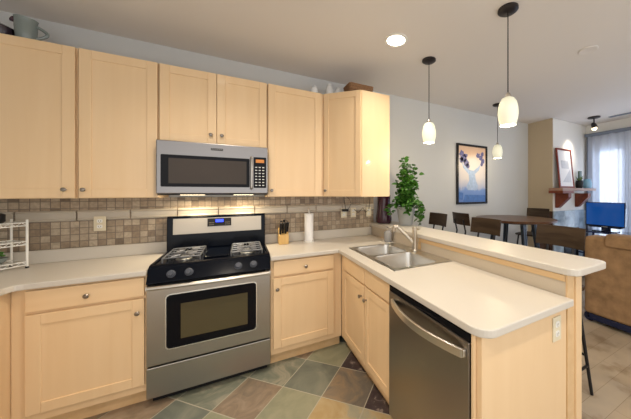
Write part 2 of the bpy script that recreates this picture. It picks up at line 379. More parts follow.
SL = [slate('green slate', [(0.3, (0.13, 0.145, 0.115)), (0.5, (0.20, 0.215, 0.165)), (0.62, (0.33, 0.31, 0.235)), (0.75, (0.23, 0.235, 0.18))], 5),
      slate('grey green slate', [(0.3, (0.125, 0.14, 0.12)), (0.55, (0.185, 0.20, 0.16)), (0.75, (0.26, 0.26, 0.20))], 4, off=3),
      slate('rust slate', [(0.3, (0.19, 0.155, 0.11)), (0.5, (0.28, 0.21, 0.145)), (0.7, (0.37, 0.29, 0.21))], 7, off=5),
      slate('olive slate', [(0.3, (0.24, 0.25, 0.17)), (0.55, (0.31, 0.31, 0.21)), (0.75, (0.36, 0.34, 0.24))], 4, off=7),
      slate('gold slate', [(0.35, (0.42, 0.30, 0.14)), (0.5, (0.48, 0.38, 0.22)), (0.56, (0.38, 0.36, 0.26)), (0.75, (0.30, 0.31, 0.25))], 3, off=9),
      slate('purple speckled slate', [(0.42, (0.055, 0.04, 0.045)), (0.56, (0.085, 0.065, 0.065)), (0.64, (0.28, 0.23, 0.20))], 16, 0.6, off=2),
      slate('tan grey slate', [(0.3, (0.12, 0.11, 0.10)), (0.5, (0.19, 0.165, 0.13)), (0.65, (0.30, 0.22, 0.14))], 5, off=4)]
PICK = {(1, 1): 0, (1, 2): 1, (1, 3): 6, (2, 2): 3, (2, 3): 5, (3, 2): 1, (3, 3): 5, (0, 1): 2, (0, 2): 3, (0, 3): 4, (0, 4): 4, (1, 4): 5, (2, 1): 2, (0, 0): 0, (-1, 0): 1, (-1, -1): 2, (-1, 1): 3, (-1, -2): 6, (-2, -1): 1}
struct('floor', MB().box(-1.2, 2.05, -4.2, 0.0, -0.1, -0.0008), principled('grout', (0.46, 0.43, 0.34), 0.8))
fm = MB(); q = random.Random(5); g_ = 0.011
for i in range(-12, 8):
    for j in range(-8, 16):
        P = []
        for du, dv in ((g_, g_), (1-g_, g_), (1-g_, 1-g_), (g_, 1-g_)):
            s_ = -0.455+0.45*(i+du); d_ = 0.775+0.45*(j+dv); P.append(((s_+d_)/2, (s_-d_)/2))
        if max(p[0] for p in P) < -1.2 or min(p[0] for p in P) > 2.05 or max(p[1] for p in P) < -4.2 or min(p[1] for p in P) > 0: continue
        f = fm.b.faces.new([fm.b.verts.new((p[0], p[1], 0.0)) for p in P]); f.material_index = PICK.get((i, j), q.choice((0, 1, 2, 3, 4, 6)))
for co, no in (((-1.2, 0, 0), (-1, 0, 0)), ((2.05, 0, 0), (1, 0, 0)), ((0, -4.2, 0), (0, -1, 0)), ((0, -0.0, 0), (0, 1, 0))):
    bmesh.ops.bisect_plane(fm.b, geom=fm.b.verts[:]+fm.b.edges[:]+fm.b.faces[:], plane_co=co, plane_no=no, clear_outer=True)
r_ = bmesh.ops.extrude_face_region(fm.b, geom=fm.b.faces[:])
for v in [e for e in r_['geom'] if isinstance(e, bmesh.types.BMVert)]: v.co.z = -0.0007
kitchen_floor = [o for o in COL.objects if o.name == 'floor'][0]
tiles = fm.build('slate_tiles', SL[0], kitchen_floor)
for m_ in SL[1:]: tiles.data.materials.append(m_)
struct('floor', MB().box(2.05, 6.45, -4.8, 0.0, -0.1, -0.001), M['plank'])
struct('ceiling', MB().box(-1.3, 6.6, -4.8, 0.1, H, H+0.1), M['ceiling'])
wb = struct('wall_back', MB().box(-1.3, 5.3, 0.0, 0.12, 0, H), M['wall'])
struct('wall_left', MB().box(-1.3, -1.2, -3.6, 0, 0, H), M['wall'])
# chimney breast: its tan flank faces the dining table, its white front faces the room
struct('wall_side', MB().box(5.3, 5.36, -0.42, 0.12, 0, H), M['tan_wall'])
struct('wall_chimney', MB().box(5.303, 6.6, -0.426, 0.12, 0, H-0.001), M['white_wall'])
# window wall with two openings
ww = MB()
Y = [-0.426, -0.58, -0.98, -1.16, -2.5, -4.8]
ww.box(6.45, 6.6, Y[1], Y[0], 0, H).box(6.45, 6.6, Y[3], Y[2], 0, H).box(6.45, 6.6, Y[5], Y[4], 0, H)
for a, b in ((Y[1], Y[2]), (Y[3], Y[4])):
    ww.box(6.45, 6.6, b, a, 0, 0.25).box(6.45, 6.6, b, a, 2.26, H)
struct('wall_right', ww, M['white_wall'])
for n, (a, b) in enumerate(((Y[1], Y[2]), (Y[3], Y[4]))):
    f = MB(); t = 0.045
    f.box(6.50, 6.56, a-t, a, 0.25, 2.26).box(6.50, 6.56, b, b+t, 0.25, 2.26).box(6.50, 6.56, b, a, 0.25, 0.25+t).box(6.50, 6.56, b, a, 2.26-t, 2.26).box(6.50, 6.56, b, a, 1.17, 1.20)
    w = struct('window_%d' % (n+1), f, M['outside'])
    MB().box(6.526, 6.532, b+t, a-t, 0.29, 2.22).build('glass_pane', M['glass'], w)
# pony wall of the peninsula
pw = struct('wall_peninsula', MB().box(1.995, 2.105, -2.145, 0, 0, 1.03), M['pony'], bevel=0.002)
MB().box(2.055, 2.110, -2.165, -2.146, 0, 1.03).build('end_post', M['maple'], pw, bevel=0.003)
MB().box(1.990, 2.0545, -2.156, -2.146, 0, 1.03).build('end_trim', M['maple_edge'], pw, bevel=0.001)
MB().box(2.106, 2.112, -2.145, 0, 0.0, 1.03).build('rear_panel', M['maple'], pw)
MB().box(1.985, 1.9945, -2.145, -0.98, 0.995, 1.028).build('top_rail', M['maple_edge'], pw, bevel=0.002)
MB().box(1.985, 1.9945, -1.0, -0.97, 0.925, 0.994).build('stile', M['maple_edge'], pw, bevel=0.002)
# baseboards
struct('baseboard_back', MB().box(2.12, 5.29, -0.014, -0.0005, 0.0, 0.09), M['white_wall'], bevel=0.003)

# mosaic backsplash and its border tiles, bedded on the back wall
MB().box(-1.19, 2.03, -0.012, -0.0005, 1.0, 1.40).build('mosaic_backsplash', M['mosaic'], wb)
m_border = principled('grey beige border tile', (0.52, 0.475, 0.405), 0.35, coat=0.2, var=0.1, vscale=9)
for i in range(11):
    x0 = -1.175+i*0.31
    x1 = min(x0+0.30, 2.03)
    if x1-x0 < 0.02: continue
    bt = MB().prism([(-0.0125, 1.222), (-0.024, 1.226), (-0.030, 1.236), (-0.024, 1.246), (-0.024, 1.280), (-0.030, 1.290), (-0.024, 1.300), (-0.0125, 1.304)], x0, x1, 'x')
    bt.build('border_tile', m_border, wb, bevel=0.0015)

# ------------------------------------------------------------------ cabinets
def knob(parent, c, axis):
    mb = MB()
    if axis == '-y': mb.lathe([(0.007, 0), (0.005, -0.008), (0.006, -0.014), (0.0135, -0.018), (0.0145, -0.023), (0.010, -0.028), (0.0, -0.029)], c, 14, 'y')
    elif axis == '-x': mb.lathe([(0.007, 0), (0.005, -0.008), (0.006, -0.014), (0.0135, -0.018), (0.0145, -0.023), (0.010, -0.028), (0.0, -0.029)], c, 14, 'x')
    else:
        mb.lathe([(0.007, 0), (0.005, 0.008), (0.006, 0.014), (0.0135, 0.018), (0.0145, 0.023), (0.010, 0.028), (0.0, 0.029)], (0, 0, 0), 14, 'z', mat=axis)
    return mb.build('knob', M['knob'], parent, smooth=True)
def shaker(mb, x0, x1, z0, z1, y, t=0.02, w=0.062, rec=0.007, mat=None, wt=None):
    """front face at y (facing -y), thickness t behind it; a frame and a recessed flat panel"""
    w2 = w if wt is None else wt
    mb.box(x0, x0+w, y, y+t, z0, z1, mat).box(x1-w, x1, y, y+t, z0, z1, mat)
    mb.box(x0+w, x1-w, y, y+t, z1-w2, z1, mat).box(x0+w, x1-w, y, y+t, z0, z0+w2, mat)
    mb.box(x0+w-0.002, x1-w+0.002, y+rec, y+t-0.002, z0+w2-0.002, z1-w2+0.002, mat)
    return mb
def upper(x0, x1, z0, z1, doors, knobs, label):
    t = thing('wall_cabinet', ((x0+x1)/2, -0.15, z0), label, 'cabinet')
    MB().box(x0+0.001, x1-0.001, -0.306, -0.001 if z0 > 1.5 else -0.0, z0, z1).build('cabinet_body', M['maple'], t, bevel=0.0015)
    for (a, b), k in zip(doors, knobs):
        d = shaker(MB(), a, b, z0+0.004, z1-0.004, -0.328).build('cabinet_door', M['maple'], t, bevel=0.0025)
        knob(d, (k, -0.328, z0+0.06 if z0 < 1.5 else z0+0.077), '-y')
    return t
ZT = 2.442; ZB = 1.401
upper(-0.899, -0.439, ZB, ZT, [(-0.894, -0.447)], [-0.492], 'maple wall cabinet with one door below the grey jug')
upper(-0.437, -0.003, ZB, ZT, [(-0.430, -0.008)], [-0.401], 'maple wall cabinet with one door, just left of the microwave')
upper(-0.001, 0.770, 1.842, ZT, [(0.004, 0.377), (0.381, 0.765)], [0.339, 0.417], 'short two-door maple wall cabinet above the microwave')
upper(0.772, 1.303, ZB, ZT, [(0.779, 1.270)], [0.808], 'maple wall cabinet with one door, between microwave and corner cabinet')
# corner cabinet with a diagonal door
t = thing('corner_wall_cabinet', (1.6, -0.3, ZB), 'maple corner wall cabinet with a diagonal door under the wicker basket', 'cabinet')
MB().prism([(1.306, -0.001), (1.306, -0.300), (1.600, -0.592), (1.913, -0.592), (1.913, -0.001)], ZB, ZT, 'z').build('cabinet_body', M['maple'], t, bevel=0.002)
ang = math.atan2(-0.292, 0.294); L_ = math.hypot(0.294, 0.292)
MX = Matrix.Translation((1.306, -0.300, 0)) @ Matrix.Rotation(ang, 4, 'Z')
d = shaker(MB(), 0.008, L_-0.008, ZB+0.004, ZT-0.004, -0.0215, w=0.055, wt=0.062, mat=MX).build('cabinet_door', M['maple'], t, bevel=0.0025)
knob(d, None, MX @ Matrix.Translation((0.035, -0.0215, ZB+0.06)) @ Matrix.Rotation(PI/2, 4, 'X'))

# base cabinets along the back wall (fronts face -y)
def base(x0, x1, bx0, bx1, label, knobs):
    t = thing('base_cabinet', ((x0+x1)/2, -0.3, 0), label, 'cabinet')
    MB().box(x0, x1, -0.580, -0.002, 0.10, 0.885).build('cabinet_body', M['maple'], t, bevel=0.002)
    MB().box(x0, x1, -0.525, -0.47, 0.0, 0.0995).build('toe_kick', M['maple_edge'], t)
    dr = MB().box(bx0, bx1, -0.60, -0.5805, 0.748, 0.872).build('drawer', M['maple_h'], t, bevel=0.004)
    knob(dr, (knobs[0], -0.60, 0.805), '-y')
    dd = shaker(MB(), bx0, bx1, 0.152, 0.732, -0.60, t=0.0195).build('cabinet_door', M['maple'], t, bevel=0.0025)
    knob(dd, (knobs[1], -0.60, 0.645), '-y')
    return t
base(-0.596, -0.003, -0.537, -0.014, 'maple base cabinet with drawer and door, left of the gas range', (-0.281, -0.045))
base(0.773, 1.391, 0.794, 1.312, 'maple base cabinet with drawer and door, right of the gas range', (1.055, 0.823))
# left run, its fronts face +x
t = thing('base_cabinet', (-0.9, -1.6, 0), 'maple base cabinet side at the photo edge, under the left countertop', 'cabinet')
MB().box(-1.198, -0.598, -2.6, -0.002, 0.10, 0.885).build('cabinet_body', M['maple'], t, bevel=0.002)
MB().box(-0.70, -0.65, -2.6, -0.002, 0.0, 0.0995).build('toe_kick', M['maple_edge'], t)
ML = Matrix.Translation((-0.598, -1.3, 0)) @ Matrix.Rotation(PI/2, 4, 'Z')
for a, b, kx in ((-1.28, -0.02, -0.1),):
    for u0, u1, ku in ((-1.27, -0.66, -0.70), (-0.65, -0.04, -0.61), (0.0, 0.56, 0.05)):
        d = shaker(MB(), u0, u1, 0.152, 0.732, -0.02, t=0.0195, mat=ML).build('cabinet_door', M['maple'], t, bevel=0.0025)
        knob(d, None, ML @ Matrix.Translation((ku, -0.02, 0.645)) @ Matrix.Rotation(PI/2, 4, 'X'))
        d = MB().box(u0, u1, -0.02, -0.0005, 0.748, 0.872, ML).build('drawer', M['maple_h'], t, bevel=0.004)
        knob(d, None, ML @ Matrix.Translation(((u0+u1)/2, -0.02, 0.81)) @ Matrix.Rotation(PI/2, 4, 'X'))
# sink base on the peninsula, fronts face -x.  local frame: u runs along -y
MP = Matrix.Translation((1.392, 0, 0)) @ Matrix.Rotation(-PI/2, 4, 'Z')   # local x -> -y, local -y -> -x
t = thing('sink_base_cabinet', (1.7, -1.05, 0), 'maple sink base cabinet with two doors and two false drawer fronts, beside the dishwasher', 'cabinet')
sb = MB()
sb.box(1.3925, 1.41, -1.494, -0.584, 0.10, 0.885).box(1.41, 1.993, -1.494, -1.476, 0.10, 0.885).box(1.41, 1.993, -0.602, -0.584, 0.10, 0.885).box(1.41, 1.993, -1.476, -0.602, 0.10, 0.118)
sb.build('cabinet_body', M['maple'], t, bevel=0.0015)
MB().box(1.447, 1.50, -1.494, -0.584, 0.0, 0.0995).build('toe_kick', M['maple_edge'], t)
for u0, u1, ku in ((0.676, 1.108, 1.066), (1.120, 1.487, 1.150)):
    d = MB().box(u0, u1, -0.02, -0.0003, 0.752, 0.872, MP).build('drawer_front', M['maple_h'], t, bevel=0.004)
    d = shaker(MB(), u0, u1, 0.152, 0.738, -0.02, t=0.0195, w=0.05, wt=0.055, mat=MP).build('cabinet_door', M['maple'], t, bevel=0.0025)
    knob(d, (1.372, -ku, 0.652), '-x')
t = thing('end_panel', (1.7, -2.13, 0), 'plain maple end panel closing the peninsula below the countertop', 'panel')
MB().box(1.375, 1.989, -2.150, -2.125, 0.0, 0.885).build('panel', M['maple'], t, bevel=0.002)
MB().box(1.36, 1.40, -2.124, -2.112, 0.0, 0.885).build('stile', M['maple'], t, bevel=0.001)

# ------------------------------------------------------------------ countertops
CT = 0.921; CB = 0.886
o = thing('countertop', (-0.6, -0.3, CB), 'cream laminate countertop left of the range, with the white wire rack on it', 'countertop')
MB().prism([(-1.197, -0.002), (-1.197, -2.62), (-0.575, -2.62), (-0.575, -0.66), (-0.56, -0.625), (-0.53, -0.618), (-0.001, -0.618), (-0.001, -0.002)], CB, CT, 'z').build('worktop', M['counter'], o, bevel=0.006, seg=3)
MB().box(-1.176, -0.001, -0.033, -0.0125, CT+0.0002, 1.016).build('upstand', M['counter'], o, bevel=0.004)
MB().box(-1.197, -1.177, -2.62, -0.0125, CT+0.0002, 1.016).build('upstand', M['counter'], o, bevel=0.004)
o = thing('countertop', (1.6, -0.8, CB), 'cream laminate countertop that turns from the range onto the peninsula and holds the sink', 'countertop')
SX0, SX1, SY0, SY1 = 1.452, 1.972, -1.405, -0.612
top = MB()
outl = [(0.772, -0.0135), (0.772, -0.618), (1.351, -0.618)]
ARC = [(1.426-0.075*math.cos(a*PI/16), -2.107-0.075*math.sin(a*PI/16)) for a in range(9)]
near = ARC+[(1.993, -2.182), (1.993, -0.0135)]
# four strips round the sink opening, welded into one sheet
def slab(mb, pts):
    mb.prism(pts, CB, CT, 'z')
hx0, hx1, hy0, hy1 = SX0+0.02, SX1-0.02, SY0+0.02, SY1-0.02
bmv = top.b
rings = outl+near
def sheet(z, rev):
    V = {}
    def v(p):
        k = (round(p[0], 4), round(p[1], 4))
        if k not in V: V[k] = bmv.verts.new((p[0], p[1], z))
        return V[k]
    quads = [
        [(0.772, -0.0135), (0.772, -0.618), (1.351, -0.618), (hx0, hy1), (hx1, hy1), (1.993, -0.0135)],
        [(1.351, -0.618), ARC[0], (hx0, hy0), (hx0, hy1)],
        ARC+[(1.993, -2.182), (hx1, hy0), (hx0, hy0)],
        [(hx1, hy0), (1.993, -2.182), (1.993, -0.0135), (hx1, hy1)]]
    for q in quads:
        f = [v(p) for p in q]
        bmv.faces.new(f if rev else f[::-1])
    return V
VA = sheet(CT, True); VB = sheet(CB, False)
def wallring(P):
    for a, b in zip(P, P[1:]+P[:1]):
        ka = (round(a[0], 4), round(a[1], 4)); kb = (round(b[0], 4), round(b[1], 4))
        bmv.faces.new((VA[ka], VA[kb], VB[kb], VB[ka]))
wallring(rings); wallring([(hx0, hy0), (hx1, hy0), (hx1, hy1), (hx0, hy1)])
top.build('worktop', M['counter'], o, bevel=0.006, seg=3)
MB().box(0.772, 1.993, -0.033, -0.0125, CT+0.0002, 1.016).build('upstand', M['counter'], o, bevel=0.004)
o = thing('breakfast_bar', (2.16, -1.1, 1.031), 'raised cream laminate bar top along the peninsula, carrying the potted plant', 'bar top')
MB().prism(rrect(1.975, 2.330, -2.200, -0.002, 0.055, 6, '12'), 1.031, 1.067, 'z').build('worktop', M['counter'], o, bevel=0.006, seg=3)

# ------------------------------------------------------------------ sink, faucet, soap dispenser
t = thing('kitchen_sink', (1.71, -1.0, CT), 'double bowl stainless steel sink set in the peninsula countertop', 'sink')
def bowl(x0, x1, y0, y1, depth):
    mb = MB(); rr = rrect(x0, x1, y0, y1, 0.055, 6)
    cx, cy = (x0+x1)/2, (y0+y1)/2; rings = []
    for z, k in ((CT+0.0035, 1.0), (CT-0.012, 0.975), (CT-depth+0.03, 0.93), (CT-depth+0.005, 0.86), (CT-depth, 0.7)):
        rings.append([mb.b.verts.new((cx+(p[0]-cx)*k, cy+(p[1]-cy)*k, z)) for p in rr])
    n = len(rr)
    for a, b in zip(rings, rings[1:]):
        for i in range(n): mb.b.faces.new((a[i], a[(i+1) % n], b[(i+1) % n], b[i]))
    mb.b.faces.new(rings[-1]); return mb
YM = -1.0
bowls = [(SX0+0.035, SX1-0.105, YM+0.012, SY1-0.03), (SX0+0.035, SX1-0.105, SY0+0.03, YM-0.012)]
rim = MB(); z = CT+0.004
xs = [SX0, bowls[0][0]+0.012, bowls[0][1]-0.012, SX1]
def rimring(mb):
    # flat deck with two rounded openings, made by bridging strips
    for (x0, x1, y0, y1) in bowls:
        rr = rrect(x0, x1, y0, y1, 0.055, 6)
        oy0 = SY0 if y0 < YM-0.1 and y1 < YM else YM; oy1 = YM if y1 < YM else SY1
        cx, cy = (x0+x1)/2, (y0+y1)/2
        out = []
        for p in rr:
            dx, dy = p[0]-cx, p[1]-cy
            sx = ((SX1-cx) if dx > 0 else (cx-SX0)); sy = ((oy1-cy) if dy > 0 else (cy-oy0))
            hx = (x1-x0)/2; hy = (y1-y0)/2
            # project towards the outer rectangle
            if abs(dx)/hx > abs(dy)/hy: q = (cx+math.copysign(sx, dx), cy+(dy/hy)*(sy if abs(dy)/hy < 1 else sy))
            else: q = (cx+(dx/hx)*sx, cy+math.copysign(sy, dy))
            out.append(q)
        A = [mb.b.verts.new((p[0], p[1], z)) for p in rr]; B = [mb.b.verts.new((q[0], q[1], z)) for q in out]
        n = len(rr)
        for i in range(n): mb.b.faces.new((A[i], A[(i+1) % n], B[(i+1) % n], B[i]))
        corners = [(SX0, oy0), (SX1, oy0), (SX1, oy1), (SX0, oy1)]
        for c in corners:
            d = sorted(range(n), key=lambda i: (out[i][0]-c[0])**2+(out[i][1]-c[1])**2)[:2]
            if (out[d[0]][0]-c[0])**2+(out[d[0]][1]-c[1])**2 > 1e-8:
                cv = mb.b.verts.new((c[0], c[1], z)); i, j = sorted(d)
                if j-i > 1 and not (i == 0 and j == n-1): continue
                mb.b.faces.new((B[i], B[j], cv))
rimring(rim)
for a in (rim,):
    a.box(SX0, SX0+0.006, SY0, SY1, CT+0.0004, z).box(SX1-0.006, SX1, SY0, SY1, CT+0.0004, z).box(SX0, SX1, SY0, SY0+0.006, CT+0.0004, z).box(SX0, SX1, SY1-0.006, SY1, CT+0.0004, z)
rim.build('sink_rim', M['steel_sink'], t)
for x0, x1, y0, y1 in bowls:
    b = bowl(x0, x1, y0, y1, 0.17).build('sink_bowl', M['steel_sink'], t, smooth='all')
    MB().lathe([(0.0, -0.165+CT), (0.03, -0.166+CT), (0.042, -0.163+CT), (0.045, -0.1695+CT)], ((x0+x1)/2, (y0+y1)/2, 0), 20, cap=False).build('drain', M['steel_dark'], b, smooth=True)

t = thing('faucet', (1.925, -1.0, CT+0.004), 'brushed nickel single handle faucet with a rising spout behind the sink', 'faucet')
fz = CT+0.0045
MB().lathe([(0.030, 0), (0.030, 0.006), (0.024, 0.012)], (1.925, -1.0, fz), 24).build('escutcheon', M['nickel'], t, smooth=True)
MB().lathe([(0.0225, 0.012), (0.0215, 0.05), (0.0215, 0.165), (0.0225, 0.170), (0.0225, 0.205), (0.016, 0.213), (0.0, 0.214)], (1.925, -1.0, fz), 24).build('faucet_body', M['nickel'], t, smooth=True)
tip = Vector((1.800, -0.91, 1.135)); st = Vector((1.915, -0.993, fz+0.07))
sp = MB().tube([st, st.lerp(tip, 0.5)+Vector((0, 0, 0.003)), tip], [0.0150, 0.0145, 0.0135], 14)
sp.tube([tip+Vector((0.004, -0.003, 0.004)), tip+Vector((-0.018, 0.011, 0.0)), tip+Vector((-0.026, 0.017, -0.016)), tip+Vector((-0.027, 0.018, -0.045))], [0.0165, 0.018, 0.0175, 0.0155], 14)
sp.build('spout', M['nickel'], t, smooth=True)
MB().tube([(1.925, -1.0, fz+0.19), (1.925, -1.03, fz+0.194), (1.925, -1.075, fz+0.2)], [0.008, 0.007, 0.006], 10).build('handle', M['nickel'], t, smooth=True)
t = thing('soap_dispenser', (1.935, -0.52, CT), 'small grey soap bottle with a pump beside the sink corner', 'soap dispenser')
MB().lathe([(0.038, 0), (0.041, 0.004), (0.040, 0.10), (0.030, 0.115), (0.014, 0.12)], (1.935, -0.52, CT+0.0005), 20).build('bottle', principled('smoky soap bottle', (0.30, 0.30, 0.31), 0.25), t, smooth=True)
MB().cyl((1.935, -0.52, CT+0.12), 0.011, 0.03).tube([(1.935, -0.52, CT+0.155), (1.91, -0.53, CT+0.157), (1.895, -0.535, CT+0.15)], 0.006).build('pump', M['nickel'], t, smooth=True)

# ------------------------------------------------------------------ gas range
t = thing('gas_range', (0.384, -0.3, 0), 'stainless steel gas range with black cooktop between the base cabinets', 'range')
X0, X1 = 0.002, 0.769
MB().box(X0, X1, -0.585, -0.035, 0.05, 0.918).build('range_body', M['black_enamel'], t, bevel=0.003)
MB().box(X0+0.02, X1-0.02, -0.56, -0.05, 0.0, 0.05).build('foot_plinth', M['black_plastic'], t)
d = MB().box(X0, X1, -0.622, -0.586, 0.058, 0.262).build('storage_drawer', M['steel'], t, bevel=0.004)
od = MB().box(X0, X1, -0.622, -0.586, 0.274, 0.792).build('oven_door', M['steel'], t, bevel=0.004)
MB().prism(rrect(0.100, 0.672, 0.362, 0.744, 0.03, 5), -0.6262, -0.6222, 'y').build('window_trim', principled('bright window trim', (0.75, 0.74, 0.70), 0.25, 1.0), od, bevel=0.0015)
MB().prism(rrect(0.108, 0.664, 0.370, 0.736, 0.024, 5), -0.6275, -0.6263, 'y').build('door_glass', M['black_glass'], od)
MB().box(0.188, 0.604, -0.6285, -0.6276, 0.425, 0.668).build('viewing_window', M['oven_glass'], od)
hb = MB(); pts = []
for i in range(13):
    u = i/12; x = X0+0.012+u*(X1-X0-0.024); pts.append((x, -0.650-0.018*math.sin(PI*u), 0.806))
hb.tube(pts, 0.019, 12, flat=0.75)
hb.box(X0+0.003, X0+0.035, -0.652, -0.586, 0.793, 0.819).box(X1-0.035, X1-0.003, -0.652, -0.586, 0.793, 0.819)
hb.build('door_handle', principled('polished handle steel', (0.78, 0.76, 0.72), 0.3, 1.0), od, smooth=True)
# sloped control panel under a rounded lip
MB().prism([(-0.586, 0.822), (-0.628, 0.824), (-0.632, 0.834), (-0.580, 0.925), (-0.568, 0.936), (-0.550, 0.940), (-0.545, 0.9185), (-0.586, 0.9185)], X0, X1, 'x').build('control_panel', M['black_enamel'], t, bevel=0.003)
ct = MB().box(X0, X1, -0.5455, -0.108, 0.9186, 0.934).box(X0, X0+0.02, -0.5455, -0.108, 0.934, 0.942).box(X1-0.02, X1, -0.5455, -0.108, 0.934, 0.942)
ct.build('cooktop', M['black_enamel'], t, bevel=0.004)
kn = Vector((0, -0.091, 0.052)).normalized(); kn = Vector((0, -0.868, 0.496))
for x in (0.131, 0.232, 0.541, 0.646):
    R = kn.to_track_quat('Z', 'Y').to_matrix().to_4x4()
    mb = MB().lathe([(0.026, 0), (0.026, 0.006), (0.020, 0.009), (0.019, 0.026), (0.016, 0.029), (0, 0.029)], (0, 0, 0), 20, 'z', mat=Matrix.Translation((x, -0.608, 0.8765)) @ R)
    mb.box(-0.004, 0.004, -0.019, 0.019, 0.026, 0.033, mat=Matrix.Translation((x, -0.608, 0.8765)) @ R)
    mb.build('control_knob', principled('graphite knob', (0.06, 0.07, 0.095), 0.35), t, smooth=True)
def grate(x0, x1, y0, y1):
    mb = MB(); z = 0.966; r = 0.0055
    mb.tube([(x0, y0, z), (x1, y0, z)], r, 6).tube([(x0, y1, z), (x1, y1, z)], r, 6).tube([(x0, y0, z), (x0, y1, z)], r, 6).tube([(x1, y0, z), (x1, y1, z)], r, 6)
    mb.tube([(x0, (y0+y1)/2, z), (x1, (y0+y1)/2, z)], r, 6)
    for yc in (y0+(y1-y0)*0.25, y0+(y1-y0)*0.75):
        xc = (x0+x1)/2
        for a in range(4):
            t0 = PI/4+a*PI/2
            mb.tube([(xc+0.10*math.cos(t0), yc+0.085*math.sin(t0), z), (xc+0.03*math.cos(t0), yc+0.03*math.sin(t0), z+0.004)], r, 6)
        mb.tube([(xc, yc+0.035, z+0.002), (xc, yc+0.095, z)], r, 6).tube([(xc, yc-0.035, z+0.002), (xc, yc-0.095, z)], r, 6)
        mb.tube([(x0, yc, z), (xc-0.035, yc, z+0.002)], r, 6).tube([(x1, yc, z), (xc+0.035, yc, z+0.002)], r, 6)
    for x in (x0, x1):
        for y in (y0, y1, (y0+y1)/2): mb.tube([(x, y, 0.9345), (x, y, z)], r, 6)
    return mb
for x0, x1 in ((0.060, 0.285), (0.490, 0.715)):
    grate(x0, x1, -0.505, -0.140).build('grate', M['iron'], t, smooth=True)
    for yc in (-0.414, -0.231):
        xc = (x0+x1)/2
        MB().lathe([(0.052, 0.9342), (0.050, 0.938), (0.036, 0.942), (0.036, 0.950), (0.030, 0.954), (0, 0.955)], (xc, yc, 0), 20).build('burner', M['burner'], t, smooth=True)
MB().prism(rrect(0.305, 0.470, -0.49, -0.155, 0.015, 3), 0.9345, 0.950, 'z').build('centre_griddle', M['black_enamel'], t, bevel=0.004)
MB().prism([(-0.1075, 0.9186), (-0.107, 1.05), (-0.098, 1.225), (-0.085, 1.234), (-0.036, 1.234), (-0.036, 0.9186)], X0, X1, 'x').build('backguard', M['black_enamel'], t, bevel=0.004)
sp_ = math.atan2(0.009, 0.175)
MB().prism([(-0.1068, 1.080), (-0.1005, 1.214), (-0.096, 1.214), (-0.102, 1.080)], 0.045, 0.733, 'x').build('backguard_trim', principled('warm steel trim', (0.50, 0.45, 0.38), 0.38, 0.75), t)
dp = MB().prism([(-0.1100, 1.136), (-0.1045, 1.208), (-0.100, 1.208), (-0.1045, 1.136)], 0.292, 0.478, 'x').build('display_panel', M['black_plastic'], t)
MB().prism([(-0.1118, 1.172), (-0.1090, 1.198), (-0.104, 1.198), (-0.106, 1.172)], 0.355, 0.415, 'x').build('clock_display', M['blue_led'], dp)
for s in (0.305, 0.430):
    kb_ = MB()
    for i in range(4):
        for j in range(2): kb_.box(s+i*0.010, s+i*0.010+0.006, -0.1125, -0.1075, 1.148+j*0.018, 1.153+j*0.018)
    kb_.build('keypad', M['socket'], dp)

# ------------------------------------------------------------------ microwave
t = thing('microwave', (0.384, -0.2, 1.423), 'stainless steel over-range microwave mounted below the short cabinet', 'microwave')
X0, X1 = 0.0, 0.768
MB().box(X0, X1, -0.372, -0.002, 1.423, 1.838).build('microwave_body', M['black_plastic'], t, bevel=0.003)
mf = MB().box(X0, X1, -0.401, -0.373, 1.433, 1.838).build('front_frame', principled('satin stainless front', (0.30, 0.29, 0.292), 0.34, 1.0), t, bevel=0.006)
md = MB().prism(rrect(0.028, 0.624, 1.486, 1.730, 0.008, 3), -0.4045, -0.4013, 'y').build('microwave_door', M['black_glass'], t)
MB().box(0.075, 0.600, -0.4055, -0.4046, 1.512, 1.704).build('door_window', principled('smoked door window', (0.050, 0.038, 0.030), 0.1, var=0.2, vscale=2, spec=0.25), md)
MB().tube([(0.638, -0.402, 1.475), (0.638, -0.432, 1.485), (0.638, -0.438, 1.52), (0.638, -0.438, 1.70), (0.638, -0.432, 1.735), (0.638, -0.402, 1.745)], 0.010, 10).build('door_handle', M['steel'], md, smooth=True)
cp = MB().prism(rrect(0.655, 0.755, 1.482, 1.748, 0.006, 3), -0.4045, -0.4013, 'y').build('control_panel', M['black_glass'], t)
MB().box(0.672, 0.738, -0.4058, -0.4046, 1.700, 1.728).build('display', M['amber_led'], cp)
k = MB()
for j in range(7):
    for i in range(3):
        k.box(0.667+i*0.028, 0.683+i*0.028, -0.4058, -0.4046, 1.500+j*0.026, 1.508+j*0.026)
k.build('keypad', M['white_print'], cp)
bg = MB().box(0.345, 0.427, -0.4024, -0.4011, 1.783, 1.800).build('badge', M['black_plastic'], mf)
lt = MB()
for i in range(6): lt.box(0.351+i*0.0125, 0.3535+i*0.0125, -0.4030, -0.4025, 1.787, 1.796).box(0.351+i*0.0125, 0.358+i*0.0125, -0.4030, -0.4025, 1.7925, 1.7955)
lt.build('badge_lettering', M['white_print'], bg)
m_cl = principled('cooktop lamp lens', (1, 0.9, 0.7), 0.5, emis=(1.0, 0.80, 0.5), es=6)
for xa in (0.12, 0.50): MB().box(xa, xa+0.16, -0.25, -0.15, 1.4205, 1.4228).build('cooktop_light', m_cl, t)
for x in (0.2, 0.58):
    area('cooktop_lamp', (x, -0.16, 1.418), (math.radians(-18), 0, 0), 0.14, 0.08, 2.6, (1.0, 0.80, 0.52))

